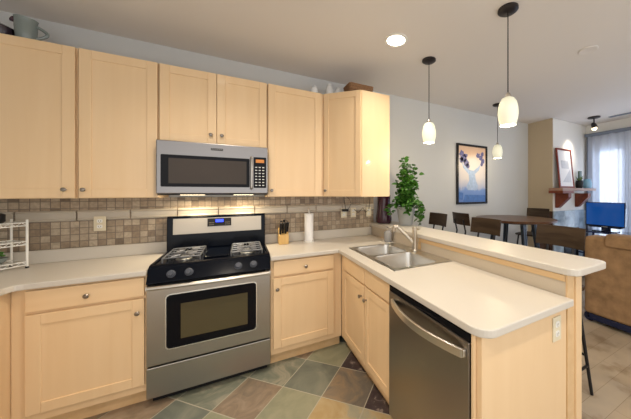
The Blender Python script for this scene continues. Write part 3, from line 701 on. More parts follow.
# ------------------------------------------------------------------ dishwasher
t = thing('dishwasher', (1.65, -1.8, 0), 'dark stainless dishwasher with a bowed handle at the end of the peninsula', 'dishwasher')
MB().box(1.385, 1.98, -2.108, -1.498, 0.09, 0.880).build('tub', M['black_plastic'], t)
MB().box(1.44, 1.50, -2.108, -1.498, 0.0, 0.089).build('toe_panel', M['black_plastic'], t)
dd = MB().box(1.353, 1.3845, -2.106, -1.500, 0.10, 0.845).build('dishwasher_door', M['steel_dark'], t, bevel=0.004)
MB().box(1.357, 1.3845, -2.106, -1.500, 0.846, 0.879).build('control_strip', M['black_glass'], t, bevel=0.002)
pts = []
for i in range(15):
    u = i/14; pts.append((1.343-0.048*math.sin(PI*u)**0.9, -1.555-u*0.53, 0.800))
mb = MB()
ringo = []
for p in pts:
    x, y, z = p
    ringo.append([mb.b.verts.new(c) for c in ((x-0.007, y, z-0.022), (x+0.007, y, z-0.022), (x+0.007, y, z+0.016), (x-0.007, y, z+0.016))])
for a, b in zip(ringo, ringo[1:]):
    for i in range(4): mb.b.faces.new((a[i], a[(i+1) % 4], b[(i+1) % 4], b[i]))
mb.b.faces.new(ringo[0]); mb.b.faces.new(ringo[-1])
mb.box(1.337, 1.353, -1.562, -1.545, 0.784, 0.816).box(1.337, 1.353, -2.095, -2.078, 0.784, 0.816)
mb.build('door_handle', principled('bright handle steel', (0.66, 0.64, 0.60), 0.3, 1.0), dd, bevel=0.004, seg=3)

# ------------------------------------------------------------------ outlets
def outlet(c, axis, label, group=None, name='wall_outlet', w=0.070, h=0.115, vertical=True):
    x, y, z = c; t = thing(name, c, label, 'outlet', group)
    if axis == 'y':
        MB().box(x-w/2, x+w/2, y-0.006, y, z-h/2, z+h/2).build('cover_plate', M['ivory'], t, bevel=0.002)
        for dz in (-0.022, 0.022):
            s = MB().prism(rrect(x-0.016, x+0.016, z+dz-0.014, z+dz+0.014, 0.008, 3), y-0.008, y-0.0061, 'y').build('receptacle', M['white_plastic'], t)
            MB().box(x-0.008, x-0.005, y-0.0086, y-0.0081, z+dz-0.006, z+dz+0.006).box(x+0.005, x+0.008, y-0.0086, y-0.0081, z+dz-0.006, z+dz+0.006).box(x-0.002, x+0.002, y-0.0086, y-0.0081, z+dz-0.012, z+dz-0.008).build('slot', M['socket'], s)
    return t
outlet((-0.428, -0.0305, 1.195), 'y', 'ivory wall outlet left of the range on the tiled backsplash')
outlet((1.625, -0.0305, 1.205), 'y', 'ivory wall outlet with the black charger plugged into it')
outlet((1.745, -0.0305, 1.205), 'y', 'ivory wall outlet between the charger outlet and the corner outlet')
outlet((1.950, -0.0305, 1.205), 'y', 'ivory wall outlet nearest the corner beside the raised bar')
outlet((1.895, -2.1505, 0.790), 'y', 'ivory outlet on the maple end panel of the peninsula')
t = thing('charger', (1.625, -0.05, 1.235), 'black charger plugged into an outlet under the corner cabinet', 'charger')
MB().box(1.595, 1.665, -0.085, -0.0395, 1.222, 1.250).build('plug_body', M['black_plastic'], t, bevel=0.003)
MB().tube([(1.628, -0.08, 1.25), (1.625, -0.07, 1.30), (1.622, -0.05, 1.36), (1.622, -0.045, 1.40)], 0.003, 6).tube([(1.66, -0.08, 1.245), (1.70, -0.075, 1.31), (1.68, -0.06, 1.37), (1.64, -0.05, 1.40)], 0.0025, 6).build('cord', M['black_plastic'], t)
t = tag(MB().tube([(1.748, -0.045, 1.245), (1.80, -0.06, 1.20), (1.86, -0.06, 1.26), (1.90, -0.05, 1.20), (1.945, -0.045, 1.23)], 0.003, 6).tube([(1.948, -0.045, 1.24), (1.955, -0.05, 1.30), (1.95, -0.045, 1.40)], 0.003, 6).build('power_cord', M['black_plastic'], None), 'thin dark cord looping between the outlets under the corner cabinet', 'cord')

# ------------------------------------------------------------------ things on the counter
t = thing('knife_block', (0.945, -0.11, CT), 'light wood knife block right of the range', 'knife block')
MBk = MB().prism([(-0.165, CT+0.0006), (-0.055, CT+0.0006), (-0.045, 1.040), (-0.085, 1.085), (-0.165, 1.010)], 0.893, 0.985, 'x'); MBk.build('block', M['block_wood'], t, bevel=0.004)
kd = Vector((0, -0.50, 0.86)).normalized()
for i, (x, s, l) in enumerate([(0.905, 0.25, 0.13), (0.930, 0.35, 0.12), (0.955, 0.3, 0.135), (0.975, 0.5, 0.11), (0.912, 0.72, 0.11), (0.940, 0.78, 0.12), (0.968, 0.8, 0.10)]):
    p = Vector((x, -0.165+0.08*s, 1.010+0.075*s)); a = p+kd*0.004
    k = thing('kitchen_knife', a, 'black-handled kitchen knife standing in the light wood knife block', 'knife', 'knives in the wooden block')
    MB().tube([a, a+kd*0.02, a+kd*l*0.6, a+kd*l], [0.011, 0.010, 0.012, 0.010], 8, flat=1.5).build('handle', M['black_plastic'], k, smooth=True)
    MB().tube([a+kd*l, a+kd*(l+0.004)], [0.0085, 0.007], 8, flat=1.4).build('rivet_cap', M['steel'], k, smooth=True)
t = thing('paper_towel_holder', (1.195, -0.13, CT), 'white paper towel roll standing on the counter under the cabinet', 'paper towel')
MB().lathe([(0.055, 0.0006), (0.055, 0.012), (0.052, 0.014)], (1.195, -0.13, CT), 28).build('base', M['white_plastic'], t, smooth=True)
MB().cyl((1.195, -0.13, CT+0.0142), 0.008, 0.325).ball((1.195, -0.13, CT+0.345), 0.012).build('rod', M['nickel'], t, smooth=True)
MB().lathe([(0.018, 0.016), (0.046, 0.016), (0.046, 0.30), (0.018, 0.30), (0.018, 0.016)], (1.195, -0.13, CT), 28, cap=False).build('paper_roll', M['paper'], t, smooth=True)

# wire rack in the left corner
t = thing('wire_rack', (-0.87, -0.35, CT), 'white three-shelf wire rack in the counter corner at the photo edge', 'rack')
RX0, RX1, RY0, RY1 = -0.16, 0.0, -0.40, 0.0
MR = Matrix.Translation((-0.745, -0.155, 0)) @ Matrix.Rotation(math.radians(-40), 4, 'Z')
def rx(mb):
    bmesh.ops.transform(mb.b, matrix=MR, verts=mb.b.verts); return mb
for x in (RX0, RX1):
    for y in (RY0, RY1):
        l = rx(MB().tube([(x, y, CT+0.012), (x, y, 1.255)], 0.0065, 8)).build('post', M['white_coat'], t, smooth=True)
        rx(MB().cyl((x, y, CT+0.0005), 0.009, 0.0115, seg=10)).build('foot', M['black_plastic'], l)
for z in (0.965, 1.105, 1.235):
    mb = MB()
    for dz in (0, -0.022):
        mb.tube([(RX0, RY0, z+dz), (RX1, RY0, z+dz), (RX1, RY1, z+dz), (RX0, RY1, z+dz), (RX0, RY0, z+dz)], 0.0035, 6)
    for i in range(1, 14):
        y = RY0+(RY1-RY0)*i/14; mb.tube([(RX0, y, z), (RX1, y, z)], 0.0025, 5)
    for i in range(8):
        y = RY0+(RY1-RY0)*i/8; yb = RY0+(RY1-RY0)*(i+1)/8; ym = (y+yb)/2
        for x in (RX0, RX1): mb.tube([(x, y, z-0.022), (x, ym, z), (x, yb, z-0.022)], 0.002, 5)
    rx(mb).build('shelf', M['white_coat'], t)
j = thing('black_jar', (-0.865, -0.20, 1.2395), 'small black jar on the top shelf of the white wire rack', 'jar')
MB().lathe([(0.035, 0), (0.045, 0.01), (0.045, 0.055), (0.03, 0.065), (0.0, 0.066)], (-0.865, -0.20, 1.2395), 20).build('body', M['black_plastic'], j, smooth=True)
MB().lathe([(0.018, 0.0665), (0.02, 0.08), (0.0, 0.082)], (-0.865, -0.20, 1.2395), 16).build('lid', M['steel'], j, smooth=True)
j = thing('herb_bowl', (-0.865, -0.20, 0.9695), 'small bowl of green leaves on the bottom shelf of the wire rack', 'bowl')
MB().lathe([(0.03, 0), (0.05, 0.02), (0.055, 0.04), (0.048, 0.036), (0.0, 0.02)], (-0.865, -0.20, 0.9695), 20).build('bowl', M['ceramic_grey'], j, smooth=True)
g = MB()
for i in range(26):
    g.ball((-0.865+random.uniform(-.035, .035), -0.20+random.uniform(-.035, .035), 1.012+random.uniform(0, .035)), 0.014, (1, 0.5+random.random()*.6, 0.5))
g.build('leaves', M['leaf'], j, smooth=True)

# ------------------------------------------------------------------ on top of the wall cabinets
j = thing('jug', (-0.705, -0.245, ZT), 'grey-green ceramic jug with a loop handle on top of the wall cabinets', 'jug')
c = (-0.705, -0.245, ZT+0.0006)
MB().lathe([(0.036, 0), (0.042, 0.008), (0.047, 0.05), (0.049, 0.10), (0.048, 0.135), (0.052, 0.150), (0.047, 0.148), (0.043, 0.10), (0.033, 0.02), (0, 0.015)], c, 28).build('body', M['ceramic_grey'], j, smooth=True)
hp = [(c[0]+0.046+0.050*math.sin(PI*u)*1.0, c[1], c[2]+0.115-0.085*u) for u in [i/10 for i in range(11)]]
MB().tube(hp, 0.0095, 8).build('handle', M['ceramic_grey'], j, smooth=True)
MB().lathe([(0.014, 0), (0.020, 0.018), (0.0, 0.03)], (0, 0, 0), 12, mat=Matrix.Translation((c[0]-0.043, c[1], c[2]+0.128)) @ Matrix.Rotation(-1.0, 4, 'Y')).build('spout', M['plum'], j, smooth=True)
j = thing('bowl', (-0.835, -0.235, ZT), 'dark purple bowl beside the jug on top of the wall cabinets', 'bowl')
MB().lathe([(0.05, 0.0006), (0.07, 0.01), (0.078, 0.035), (0.08, 0.065), (0.075, 0.063), (0.06, 0.03), (0, 0.02)], (-0.835, -0.235, ZT), 28).build('vessel', M['dark_bowl'], j, smooth=True)
MB().lathe([(0.08, 0.0665), (0.05, 0.085), (0.02, 0.09), (0.016, 0.102), (0, 0.105)], (-0.835, -0.235, ZT), 24).build('lid', M['dark_bowl'], j, smooth=True)
for (x, y, r, h, lab, knobby) in [(1.220, -0.25, 0.036, 0.090, 'small white lidded pot, the smallest on top of the cabinets', 1), (1.382, -0.25, 0.040, 0.145, 'tallest white ceramic jar on top of the cabinets', 1), (1.462, -0.30, 0.036, 0.100, 'round white pot beside the wicker basket on top of the cabinets', 0)]:
    j = thing('ceramic_jar', (x, y, ZT), lab, 'jar', None)
    MB().lathe([(r*.7, 0.0006), (r, h*.2), (r*1.05, h*.5), (r*.7, h*.8), (r*.6, h*.82)], (x, y, ZT), 20).build('body', M['ceramic_white'], j, smooth=True)
    MB().lathe([(r*.72, h*.825), (r*.68, h*.92), (r*.45, h), (r*.2, h*1.03), (0, h*1.04)], (x, y, ZT), 16).build('lid', M['ceramic_white'], j, smooth=True)
j = thing('wicker_basket', (1.655, -0.41, ZT), 'brown wicker basket on top of the corner wall cabinet', 'basket')
rr0 = rrect(1.515, 1.77, -0.50, -0.32, 0.03, 4); mb = MB(); rings = []
for z, k in ((0.0006, .95), (0.03, 1.0), (0.085, 1.04), (0.085, 0.98), (0.012, 0.88)):
    rings.append([mb.b.verts.new((1.655+(p[0]-1.655)*k, -0.41+(p[1]+0.41)*k, ZT+z)) for p in rr0])
n = len(rr0)
for a, b in zip(rings, rings[1:]):
    for i in range(n): mb.b.faces.new((a[i], a[(i+1) % n], b[(i+1) % n], b[i]))
mb.b.faces.new(rings[0]); mb.b.faces.new(rings[-1])
mb.build('basket_body', M['wicker'], j)
mb = MB()
for z in (0.02, 0.045, 0.07, 0.088):
    k = 1.0+z*0.45+0.012
    P = [(1.655+(p[0]-1.655)*k, -0.41+(p[1]+0.41)*k, ZT+z+random.uniform(-.002, .002)) for p in rr0]
    mb.tube(P+[P[0]], 0.0065, 6)
mb.build('woven_band', M['wicker'], j)

# ------------------------------------------------------------------ on the bar top
BT = 1.0676
j = thing('vase', (2.120, -0.115, BT), 'dark plum ceramic vase at the wall end of the bar', 'vase')
MB().lathe([(0.080, 0), (0.094, 0.006), (0.100, 0.05), (0.094, 0.10), (0.084, 0.16), (0.078, 0.28), (0.082, 0.33), (0.086, 0.34), (0.078, 0.338), (0.070, 0.28), (0, 0.27)], (2.120, -0.115, BT), 28).build('vessel', M['plum'], j, smooth=True)
pc = Vector((2.235, -0.42, BT))
j = thing('potted_plant', pc, 'leafy green climbing plant in a pale grey pot on the bar', 'plant')
MB().lathe([(0.068, 0), (0.074, 0.004), (0.105, 0.185), (0.112, 0.19), (0.114, 0.212), (0.105, 0.212), (0.100, 0.19), (0.098, 0.17)], pc, 28, cap=False).lathe([(0.0, 0.001), (0.068, 0.0)], pc, 28, cap=False).build('pot', M['pot_grey'], j, smooth=True)
MB().lathe([(0.0985, 0.175), (0.09, 0.185), (0.0, 0.19)], pc, 20).build('soil', M['soil'], j, smooth=True)
stems = MB(); rnd = random.Random(11); leafpts = []
for s in range(26):
    a = rnd.uniform(0, 2*PI); top_r = rnd.uniform(0.04, 0.16); hh = rnd.uniform(0.26, 0.57)
    P = []
    for i in range(9):
        u = i/8; rr_ = 0.03+(top_r-0.03)*u+0.02*math.sin(u*5+s)
        P.append(pc+Vector((rr_*math.cos(a+u*1.2), rr_*math.sin(a+u*1.2), 0.185+hh*u)))
    stems.tube(P, [0.0035-0.002*i/8 for i in range(9)], 5)
    for i in range(1, 9):
        for k in range(4): leafpts.append((P[i]+Vector((rnd.uniform(-.045, .045), rnd.uniform(-.045, .045), rnd.uniform(-.03, .03))), rnd))
for ang_, ln in ((-0.3, 0.26), (0.1, 0.16), (-0.8, 0.22), (-1.2, 0.17), (2.6, 0.12), (-2.0, 0.10)):   # trailing vines over the rim
    P = []
    for i in range(9):
        u = i/8; rad = 0.06+0.125*min(1, u*1.8)+0.02*math.sin(u*4); z = 0.19+0.06*math.sin(min(1, u*2)*PI*0.8)-max(0, u-0.35)*ln*1.3
        P.append(pc+Vector((rad*math.cos(ang_), rad*math.sin(ang_), z)))
    stems.tube(P, 0.0022, 5)
    for i in range(2, 9):
        for k in range(3): leafpts.append((P[i]+Vector((rnd.uniform(-.012, .012), rnd.uniform(-.012, .012), rnd.uniform(-.012, .012))), rnd))
for k in range(110):   # skirt of leaves over the pot mouth
    a = rnd.uniform(0, 2*PI); r0 = rnd.uniform(0.05, 0.165); leafpts.append((pc+Vector((r0*math.cos(a), r0*math.sin(a), rnd.uniform(0.20, 0.30))), rnd))
stems.build('stem', M['stem'], j, smooth=True)
lv = MB()
for p, _ in leafpts:
    L1 = rnd.uniform(0.040, 0.066); w1 = L1*rnd.uniform(0.32, 0.42)
    R = Matrix.Rotation(rnd.uniform(0, 2*PI), 4, 'Z') @ Matrix.Rotation(rnd.uniform(-0.9, 0.9), 4, 'X') @ Matrix.Rotation(rnd.uniform(-1.2, 0.6), 4, 'Y')
    X = Matrix.Translation(p) @ R
    prof = [(0, 0), (0.18, 0.75), (0.42, 1.0), (0.7, 0.7), (1.0, 0)]
    mid = [lv.b.verts.new(X @ Vector((u*L1, 0, -0.25*L1*u*u))) for u, _w in prof]
    up_ = [lv.b.verts.new(X @ Vector((u*L1, w1*w, 0.18*w1*w-0.25*L1*u*u))) for u, w in prof[1:-1]]
    dn = [lv.b.verts.new(X @ Vector((u*L1, -w1*w, 0.18*w1*w-0.25*L1*u*u))) for u, w in prof[1:-1]]
    for sd in (up_, dn):
        lv.b.faces.new((mid[0], mid[1], sd[0])); lv.b.faces.new((mid[1], mid[2], sd[1], sd[0])); lv.b.faces.new((mid[2], mid[3], sd[2], sd[1])); lv.b.faces.new((mid[3], mid[4], sd[2]))
lf = lv.build('foliage', M['leaf'], j, smooth='all'); lf['kind'] = 'stuff'

# ------------------------------------------------------------------ ceiling lights
def pendant(x, y, z0, label):
    z0 += 0.012
    t = thing('pendant_light', (x, y, z0), label, 'pendant light')
    MB().lathe([(0.066, H-0.0006), (0.066, H-0.012), (0.050, H-0.024), (0.012, H-0.028), (0.0, H-0.028)], (x, y, 0), 28).build('canopy', M['canopy'], t, smooth=True)
    MB().tube([(x, y, H-0.026), (x, y, z0+0.225)], 0.0038, 8).build('rod', M['canopy'], t, smooth=True)
    MB().lathe([(0.006, z0+0.231), (0.014, z0+0.221), (0.020, z0+0.200), (0.020, z0+0.195)], (x, y, 0), 18).build('socket_cap', M['nickel'], t, smooth=True)
    s = MB().lathe([(0.022, 0.196), (0.040, 0.187), (0.055, 0.160), (0.064, 0.118), (0.066, 0.080), (0.061, 0.040), (0.052, 0.008), (0.050, 0.0), (0.047, 0.003), (0.056, 0.040), (0.061, 0.080), (0.059, 0.118), (0.049, 0.158), (0.036, 0.180), (0.020, 0.189)], (0, 0, 0), 28, cap=False).build('lamp_shade', M['shade'], t, smooth=True, local=True)
    l = bpy.data.lights.new('pendant_bulb', 'POINT'); l.energy = 5; l.color = (1.0, 0.80, 0.50); l.shadow_soft_size = 0.03
    o = bpy.data.objects.new('pendant_bulb', l); COL.objects.link(o); o.location = (x, y, z0-0.03)
    return t
pendant(2.169, -0.903, 1.912, 'middle-sized pendant lamp with cream glass shade, hanging over the faucet')
pendant(2.212, -1.690, 1.900, 'nearest and largest pendant lamp with cream glass shade, over the bar')
pendant(3.860, -0.412, 1.932, 'farthest and smallest pendant lamp with cream glass shade, over the dining table')
def downlight(x, y, lab):
    t = thing('ceiling_light', (x, y, H), lab, 'ceiling light')
    MB().lathe([(0.074, H-0.0006), (0.098, H-0.0006), (0.098, H-0.005), (0.076, H-0.008), (0.074, H-0.0006)], (x, y, 0), 32, cap=False).build('trim_ring', M['white_plastic'], t, smooth=True)
    MB().lathe([(0.0, H-0.004), (0.074, H-0.004), (0.074, H-0.002)], (x, y, 0), 32, cap=False).build('lens', M['lamp_on'], t)
downlight(*CANS[0], 'bright round recessed light in the kitchen ceiling')
for c_ in CANS[1:]: tag_ = downlight(*c_, 'round recessed light in the ceiling outside the picture, over the kitchen floor')
for o_ in COL.objects:
    if o_.name.startswith('ceiling_light.'): o_['group'] = 'recessed lights beyond the frame'
t = thing('smoke_detector', (3.324, -1.707, H), 'cream round detector disc on the ceiling over the living area', 'smoke detector')
MB().lathe([(0.072, H-0.0006), (0.072, H-0.006), (0.064, H-0.010), (0.05, H-0.007), (0, H-0.007)], (3.324, -1.707, 0), 28).build('cover', M['ceiling'], t, smooth=True)
# track spot aimed at the mantel
t = thing('ceiling_spotlight', (5.62, -0.86, H), 'small black ceiling spotlight aimed at the mantel', 'spotlight')
sx, sy = 5.86, -0.78
t.location = (sx, sy, H)
MB().lathe([(0.085, H-0.0006), (0.085, H-0.018), (0.02, H-0.028), (0, H-0.028)], (sx, sy, 0), 24).build('canopy', M['canopy'], t, smooth=True)
MB().tube([(sx, sy, H-0.028), (sx, sy, H-0.11)], 0.010, 8).build('stem', M['canopy'], t)
MB().lathe([(0.020, 0.05), (0.036, 0.02), (0.042, -0.045)], (0, 0, 0), 18, mat=Matrix.Translation((sx, sy, H-0.145)) @ Matrix.Rotation(-0.35, 4, 'X')).build('lamp_head', M['canopy'], t, smooth=True)
MB().ball((sx, sy-0.005, H-0.195), 0.036).build('bulb', principled('lit bulb', (1, .9, .7), 0.4, emis=(1.0, 0.80, 0.5), es=3), t, smooth=True)
spot('mantel_spot_lamp', (sx-0.02, sy+0.06, H-0.25), 16, (1.0, 0.88, 0.7), size=1.3, rot=(math.radians(38), 0, math.radians(8)))
t = thing('ceiling_vent', (6.2, -1.0, H), 'faint air vent slot in the living room ceiling near the curtain', 'vent')
MB().box(6.05, 6.13, -1.35, -0.90, H-0.008, H-0.0005).build('grille', M['rail'], t, bevel=0.002)

# ------------------------------------------------------------------ dining furniture
def build_stool():
    t = thing('bar_stool', (0, 0, 0), '', 'stool')
    # local: sitter faces -x, back at +x ; seat 0.76
    seat = MB().prism(rrect(-0.19, 0.19, -0.195, 0.195, 0.05, 4), 0.745, 0.772, 'z')
    seat.build('seat', M['walnut'], t, bevel=0.006, local=True)
    for sx_, sy_ in ((-1, -1), (-1, 1), (1, -1), (1, 1)):
        MB().tube([(0.15*sx_, 0.14*sy_, 0.744), (0.20*sx_, 0.215*sy_, 0.0005)], [0.0125, 0.0105], 10).build('leg', M['black_metal'], t, smooth=True, local=True)
    mb = MB()
    def lp(sx_, sy_, z):
        u = 1-z/0.744; return (sx_*(0.15+0.05*u), sy_*(0.14+0.075*u), z)
    for a, b in (((-1, -1), (-1, 1)), ((1, -1), (1, 1))): mb.tube([lp(*a, 0.27), lp(*b, 0.27)], 0.009, 8)
    for a, b in (((-1, -1), (1, -1)), ((-1, 1), (1, 1))): mb.tube([lp(*a, 0.20), lp(*b, 0.20)], 0.009, 8)
    mb.build('foot_ring', M['black_metal'], t, smooth=True, local=True)
    bk = MB(); n = 11; z0, z1 = 1.012, 1.175; A = []
    for i in range(n):
        u = i/(n-1)*2-1; y = u*0.172; xx = 0.235-0.030*u*u
        A.append([bk.b.verts.new(c) for c in ((xx-0.012, y, z0+0.004), (xx, y, z0+0.004), (xx+0.022, y, z1), (xx+0.010, y, z1))])
    for a, b in zip(A, A[1:]):
        for i in range(4): bk.b.faces.new((a[i], a[(i+1) % 4], b[(i+1) % 4], b[i]))
    bk.b.faces.new(A[0]); bk.b.faces.new(A[-1])
    bk.build('backrest', M['walnut'], t, bevel=0.004, local=True, smooth=True)
    for s in (-1, 1):
        MB().tube([(0.15, 0.09*s, 0.742), (0.19, 0.09*s, 0.752), (0.225, 0.09*s, 0.83), (0.205, 0.09*s, 0.93), (0.222, 0.09*s, 1.00), (0.243, 0.09*s, 1.09)], 0.009, 8, flat=1.3).build('back_support', M['black_metal'], t, smooth=True, local=True)
    return t
proto = build_stool()
seats = [(2.57, -1.735, 0, 'dark walnut bar stool with a curved back, nearest of the three behind the bar', 'bar_stool'),
         (2.57, -1.060, 0.03, 'middle bar stool of the three behind the bar, in front of the dining table', 'bar_stool'),
         (2.60, -0.300, -0.06, 'black-looking bar stool beside the potted plant, its back just above the bar', 'bar_stool'),
         (3.36, -0.42, PI-0.18, 'dark dining chair with bent metal supports, standing below the tall poster', 'chair'),
         (4.80, -0.36, 0.12, 'dark dining chair between the round table and the tan wall', 'chair')]
for i, (x, y, rz, lab, nm) in enumerate(seats):
    o = proto if i == 0 else copy_tree(proto)
    o.location = (x, y, 0); o.rotation_euler = (0, 0, rz); o['label'] = lab
    if nm == 'chair': o.name = 'dining_chair'; o['category'] = 'chair'
t = thing('dining_table', (4.02, -0.56, 0), 'round dark wood dining table on splayed metal legs below the poster', 'table')
TZ = 1.078
MB().lathe([(0.47, TZ-0.034), (0.505, TZ-0.028), (0.51, TZ-0.006), (0.505, TZ), (0.0, TZ)], (4.02, -0.56, 0), 48).build('tabletop', M['table_wood'], t, smooth=True)
for a in range(4):
    th = PI/4+a*PI/2+0.2
    MB().tube([(4.02+0.26*math.cos(th), -0.56+0.26*math.sin(th), TZ-0.036), (4.02+0.40*math.cos(th), -0.56+0.40*math.sin(th), 0.001)], [0.036, 0.024], 10).build('leg', principled('blue grey steel leg', (0.05, 0.065, 0.09), 0.25, 0.8), t, smooth=True)
MB().lathe([(0.30, TZ-0.060), (0.31, TZ-0.035), (0.29, TZ-0.035), (0.28, TZ-0.060), (0.30, TZ-0.060)], (4.02, -0.56, 0), 32, cap=False).build('apron_ring', M['black_metal'], t, smooth=True)

# ------------------------------------------------------------------ poster on the wall
t = thing('framed_poster', (3.80, -0.01, 1.735), 'tall black framed poster of flowers in a pale blue vase on the grey wall', 'picture')
px0, px1, pz0, pz1 = 3.459, 4.140, 1.262, 2.198
fr = MB()
fr.box(px0, px0+0.032, -0.028, -0.001, pz0, pz1).box(px1-0.032, px1, -0.028, -0.001, pz0, pz1).box(px0+0.032, px1-0.032, -0.028, -0.001, pz1-0.032, pz1).box(px0+0.032, px1-0.032, -0.028, -0.001, pz0, pz0+0.032)
fr.build('frame', M['black_plastic'], t, bevel=0.003)
pa = MB().box(px0+0.032, px1-0.032, -0.012, -0.002, pz0+0.032, pz1-0.032).build('print', M['art'], t)
fl = MB(); r3 = random.Random(3)
def blob(mb, x, z, r, n=9, y=-0.0135):
    P = [(x+r*(1+0.35*r3.uniform(-1, 1))*math.cos(2*PI*i/n), z+r*(1+0.35*r3.uniform(-1, 1))*math.sin(2*PI*i/n)) for i in range(n)]
    mb.prism(P, y, -0.0122, 'y')
for x, z, r in ((3.57, 2.05, .05), (3.61, 1.98, .06), (3.66, 1.92, .055), (3.56, 1.95, .04), (3.66, 2.02, .04), (3.70, 1.86, .04)): blob(fl, x, z, r)
fl.build('flower_cluster', M['art_flower'], pa); fl = MB()
for x, z, r in ((3.93, 2.04, .045), (4.00, 2.00, .05), (4.03, 2.07, .035), (4.05, 1.95, .04), (4.02, 1.90, .03)): blob(fl, x, z, r)
fl.build('flower_cluster', M['art_flower'], pa)
vs = MB(); vs.prism([(3.70, 1.48), (3.90, 1.48), (3.93, 1.55), (3.88, 1.63), (3.86, 1.74), (3.95, 1.80), (3.99, 1.90), (3.93, 1.85), (3.83, 1.79), (3.74, 1.80), (3.62, 1.86), (3.56, 1.93), (3.60, 1.83), (3.72, 1.73), (3.73, 1.63), (3.67, 1.55)], -0.0135, -0.0122, 'y')
vs.build('vase_shape', M['art_vase'], pa)
bl = MB().prism([(3.50, 1.34), (3.59, 1.33), (3.60, 1.44), (3.51, 1.45)], -0.0135, -0.0122, 'y').prism([(3.60, 1.30), (4.10, 1.30), (4.10, 1.40), (3.64, 1.41)], -0.0135, -0.0122, 'y')
bl.build('table_shape', principled('deep blue ink', (0.06, 0.16, 0.45), 0.5, var=.4, vscale=20), pa)

# ------------------------------------------------------------------ fireplace
t = thing('fireplace_surround', (5.8, -0.44, 0), 'stone fireplace surround below the wooden mantel, front coloured blue-grey as lit by the window', 'fireplace')
fs = MB()
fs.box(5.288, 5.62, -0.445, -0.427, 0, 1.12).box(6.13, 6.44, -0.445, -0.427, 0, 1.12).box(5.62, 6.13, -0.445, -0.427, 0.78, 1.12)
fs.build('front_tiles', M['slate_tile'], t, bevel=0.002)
tag(MB().box(5.282, 5.2995, -0.4265, -0.20, 0.0, 1.12).build('side_tiles', M['slate_dim'], t, bevel=0.002), 'same stone, side coloured dark brown for its dimmer light')
fi = MB().box(5.62, 6.13, -0.455, -0.428, 0.72, 0.80).box(5.62, 5.66, -0.455, -0.428, 0.0, 0.72).box(6.09, 6.13, -0.455, -0.428, 0.0, 0.72).box(5.66, 6.09, -0.434, -0.428, 0, 0.72)
fi.build('firebox', M['black_metal'], t, bevel=0.003)
t = thing('mantel_shelf', (5.8, -0.5, 1.5), 'reddish wooden mantel shelf on two brackets above the fireplace', 'shelf')
MB().box(5.16, 6.31, -0.64, -0.4275, 1.475, 1.52).build('shelf_board', M['mantel_top'], t, bevel=0.004)
MB().box(5.155, 5.50, -0.645, -0.4275, 1.43, 1.4745).build('shelf_moulding', M['mantel'], t, bevel=0.004)
for x in (5.36, 6.03):
    MB().prism([(-0.4275, 1.18), (-0.47, 1.18), (-0.63, 1.36), (-0.63, 1.4295), (-0.4275, 1.4295)], x, x+0.10, 'x').build('bracket', M['mantel'], t, bevel=0.004)
t = thing('framed_sketch', (5.6, -0.5, 1.5206), 'red-brown framed sketch with white mount leaning on the mantel', 'picture')
LX = Matrix.Translation((5.31, -0.515, 1.5206)) @ Matrix.Rotation(math.radians(-5), 4, 'X')
w_, h_ = 0.48, 0.69
fr = MB(); fr.box(0, 0.03, -0.02, 0.002, 0, h_, LX).box(w_-0.03, w_, -0.02, 0.002, 0, h_, LX).box(0.03, w_-0.03, -0.02, 0.002, h_-0.03, h_, LX).box(0.03, w_-0.03, -0.02, 0.002, 0, 0.03, LX)
fr.build('frame', M['frame_red'], t, bevel=0.003)
mt = MB().box(0.03, w_-0.03, -0.010, 0.0, 0.03, h_-0.03, LX).build('mount', M['mat_white'], t)
MB().box(0.12, w_-0.12, -0.0112, -0.0102, 0.34, 0.48, LX).prism([(0.12, 0.10), (w_-0.08, 0.10), (w_-0.08, 0.34)], -0.0112, -0.0102, 'y', LX).build('sketch', M['sketch'], mt)
j = thing('black_pot', (5.93, -0.54, 1.5206), 'small black pot with a dark sprig on the mantel', 'pot')
MB().lathe([(0.04, 0), (0.055, 0.02), (0.06, 0.10), (0.05, 0.14), (0.04, 0.13), (0, 0.12)], (5.93, -0.54, 1.5206), 20).build('pot', M['black_plastic'], j, smooth=True)
g = MB(); r5 = random.Random(5)
for i in range(16):
    a = r5.uniform(0, 6.28); g.tube([(5.93, -0.54, 1.645), (5.93+0.03*math.cos(a), -0.54+0.03*math.sin(a), 1.68), (5.93+0.06*math.cos(a), -0.54+0.05*math.sin(a), 1.69+r5.uniform(0, .05))], [0.003, 0.007, 0.002], 5)
g.build('sprig', M['stem'], j)
j = thing('mantel_photo', (6.08, -0.5, 1.5206), 'narrow dark green upright block standing behind the blue jar on the mantel', 'ornament')
MB().box(6.04, 6.12, -0.50, -0.47, 1.5206, 1.84).build('block', principled('dark green paint', (0.05, 0.09, 0.07), 0.4), j, bevel=0.004)
j = thing('blue_jar', (6.17, -0.56, 1.5206), 'small pale blue glass jar at the window end of the mantel', 'jar')
MB().lathe([(0.05, 0), (0.065, 0.02), (0.07, 0.09), (0.055, 0.15), (0.05, 0.17), (0.045, 0.165), (0, 0.16)], (6.17, -0.56, 1.5206), 20).build('jar', principled('pale blue glass', (0.22, 0.45, 0.65), 0.15, coat=0.5), j, smooth=True)

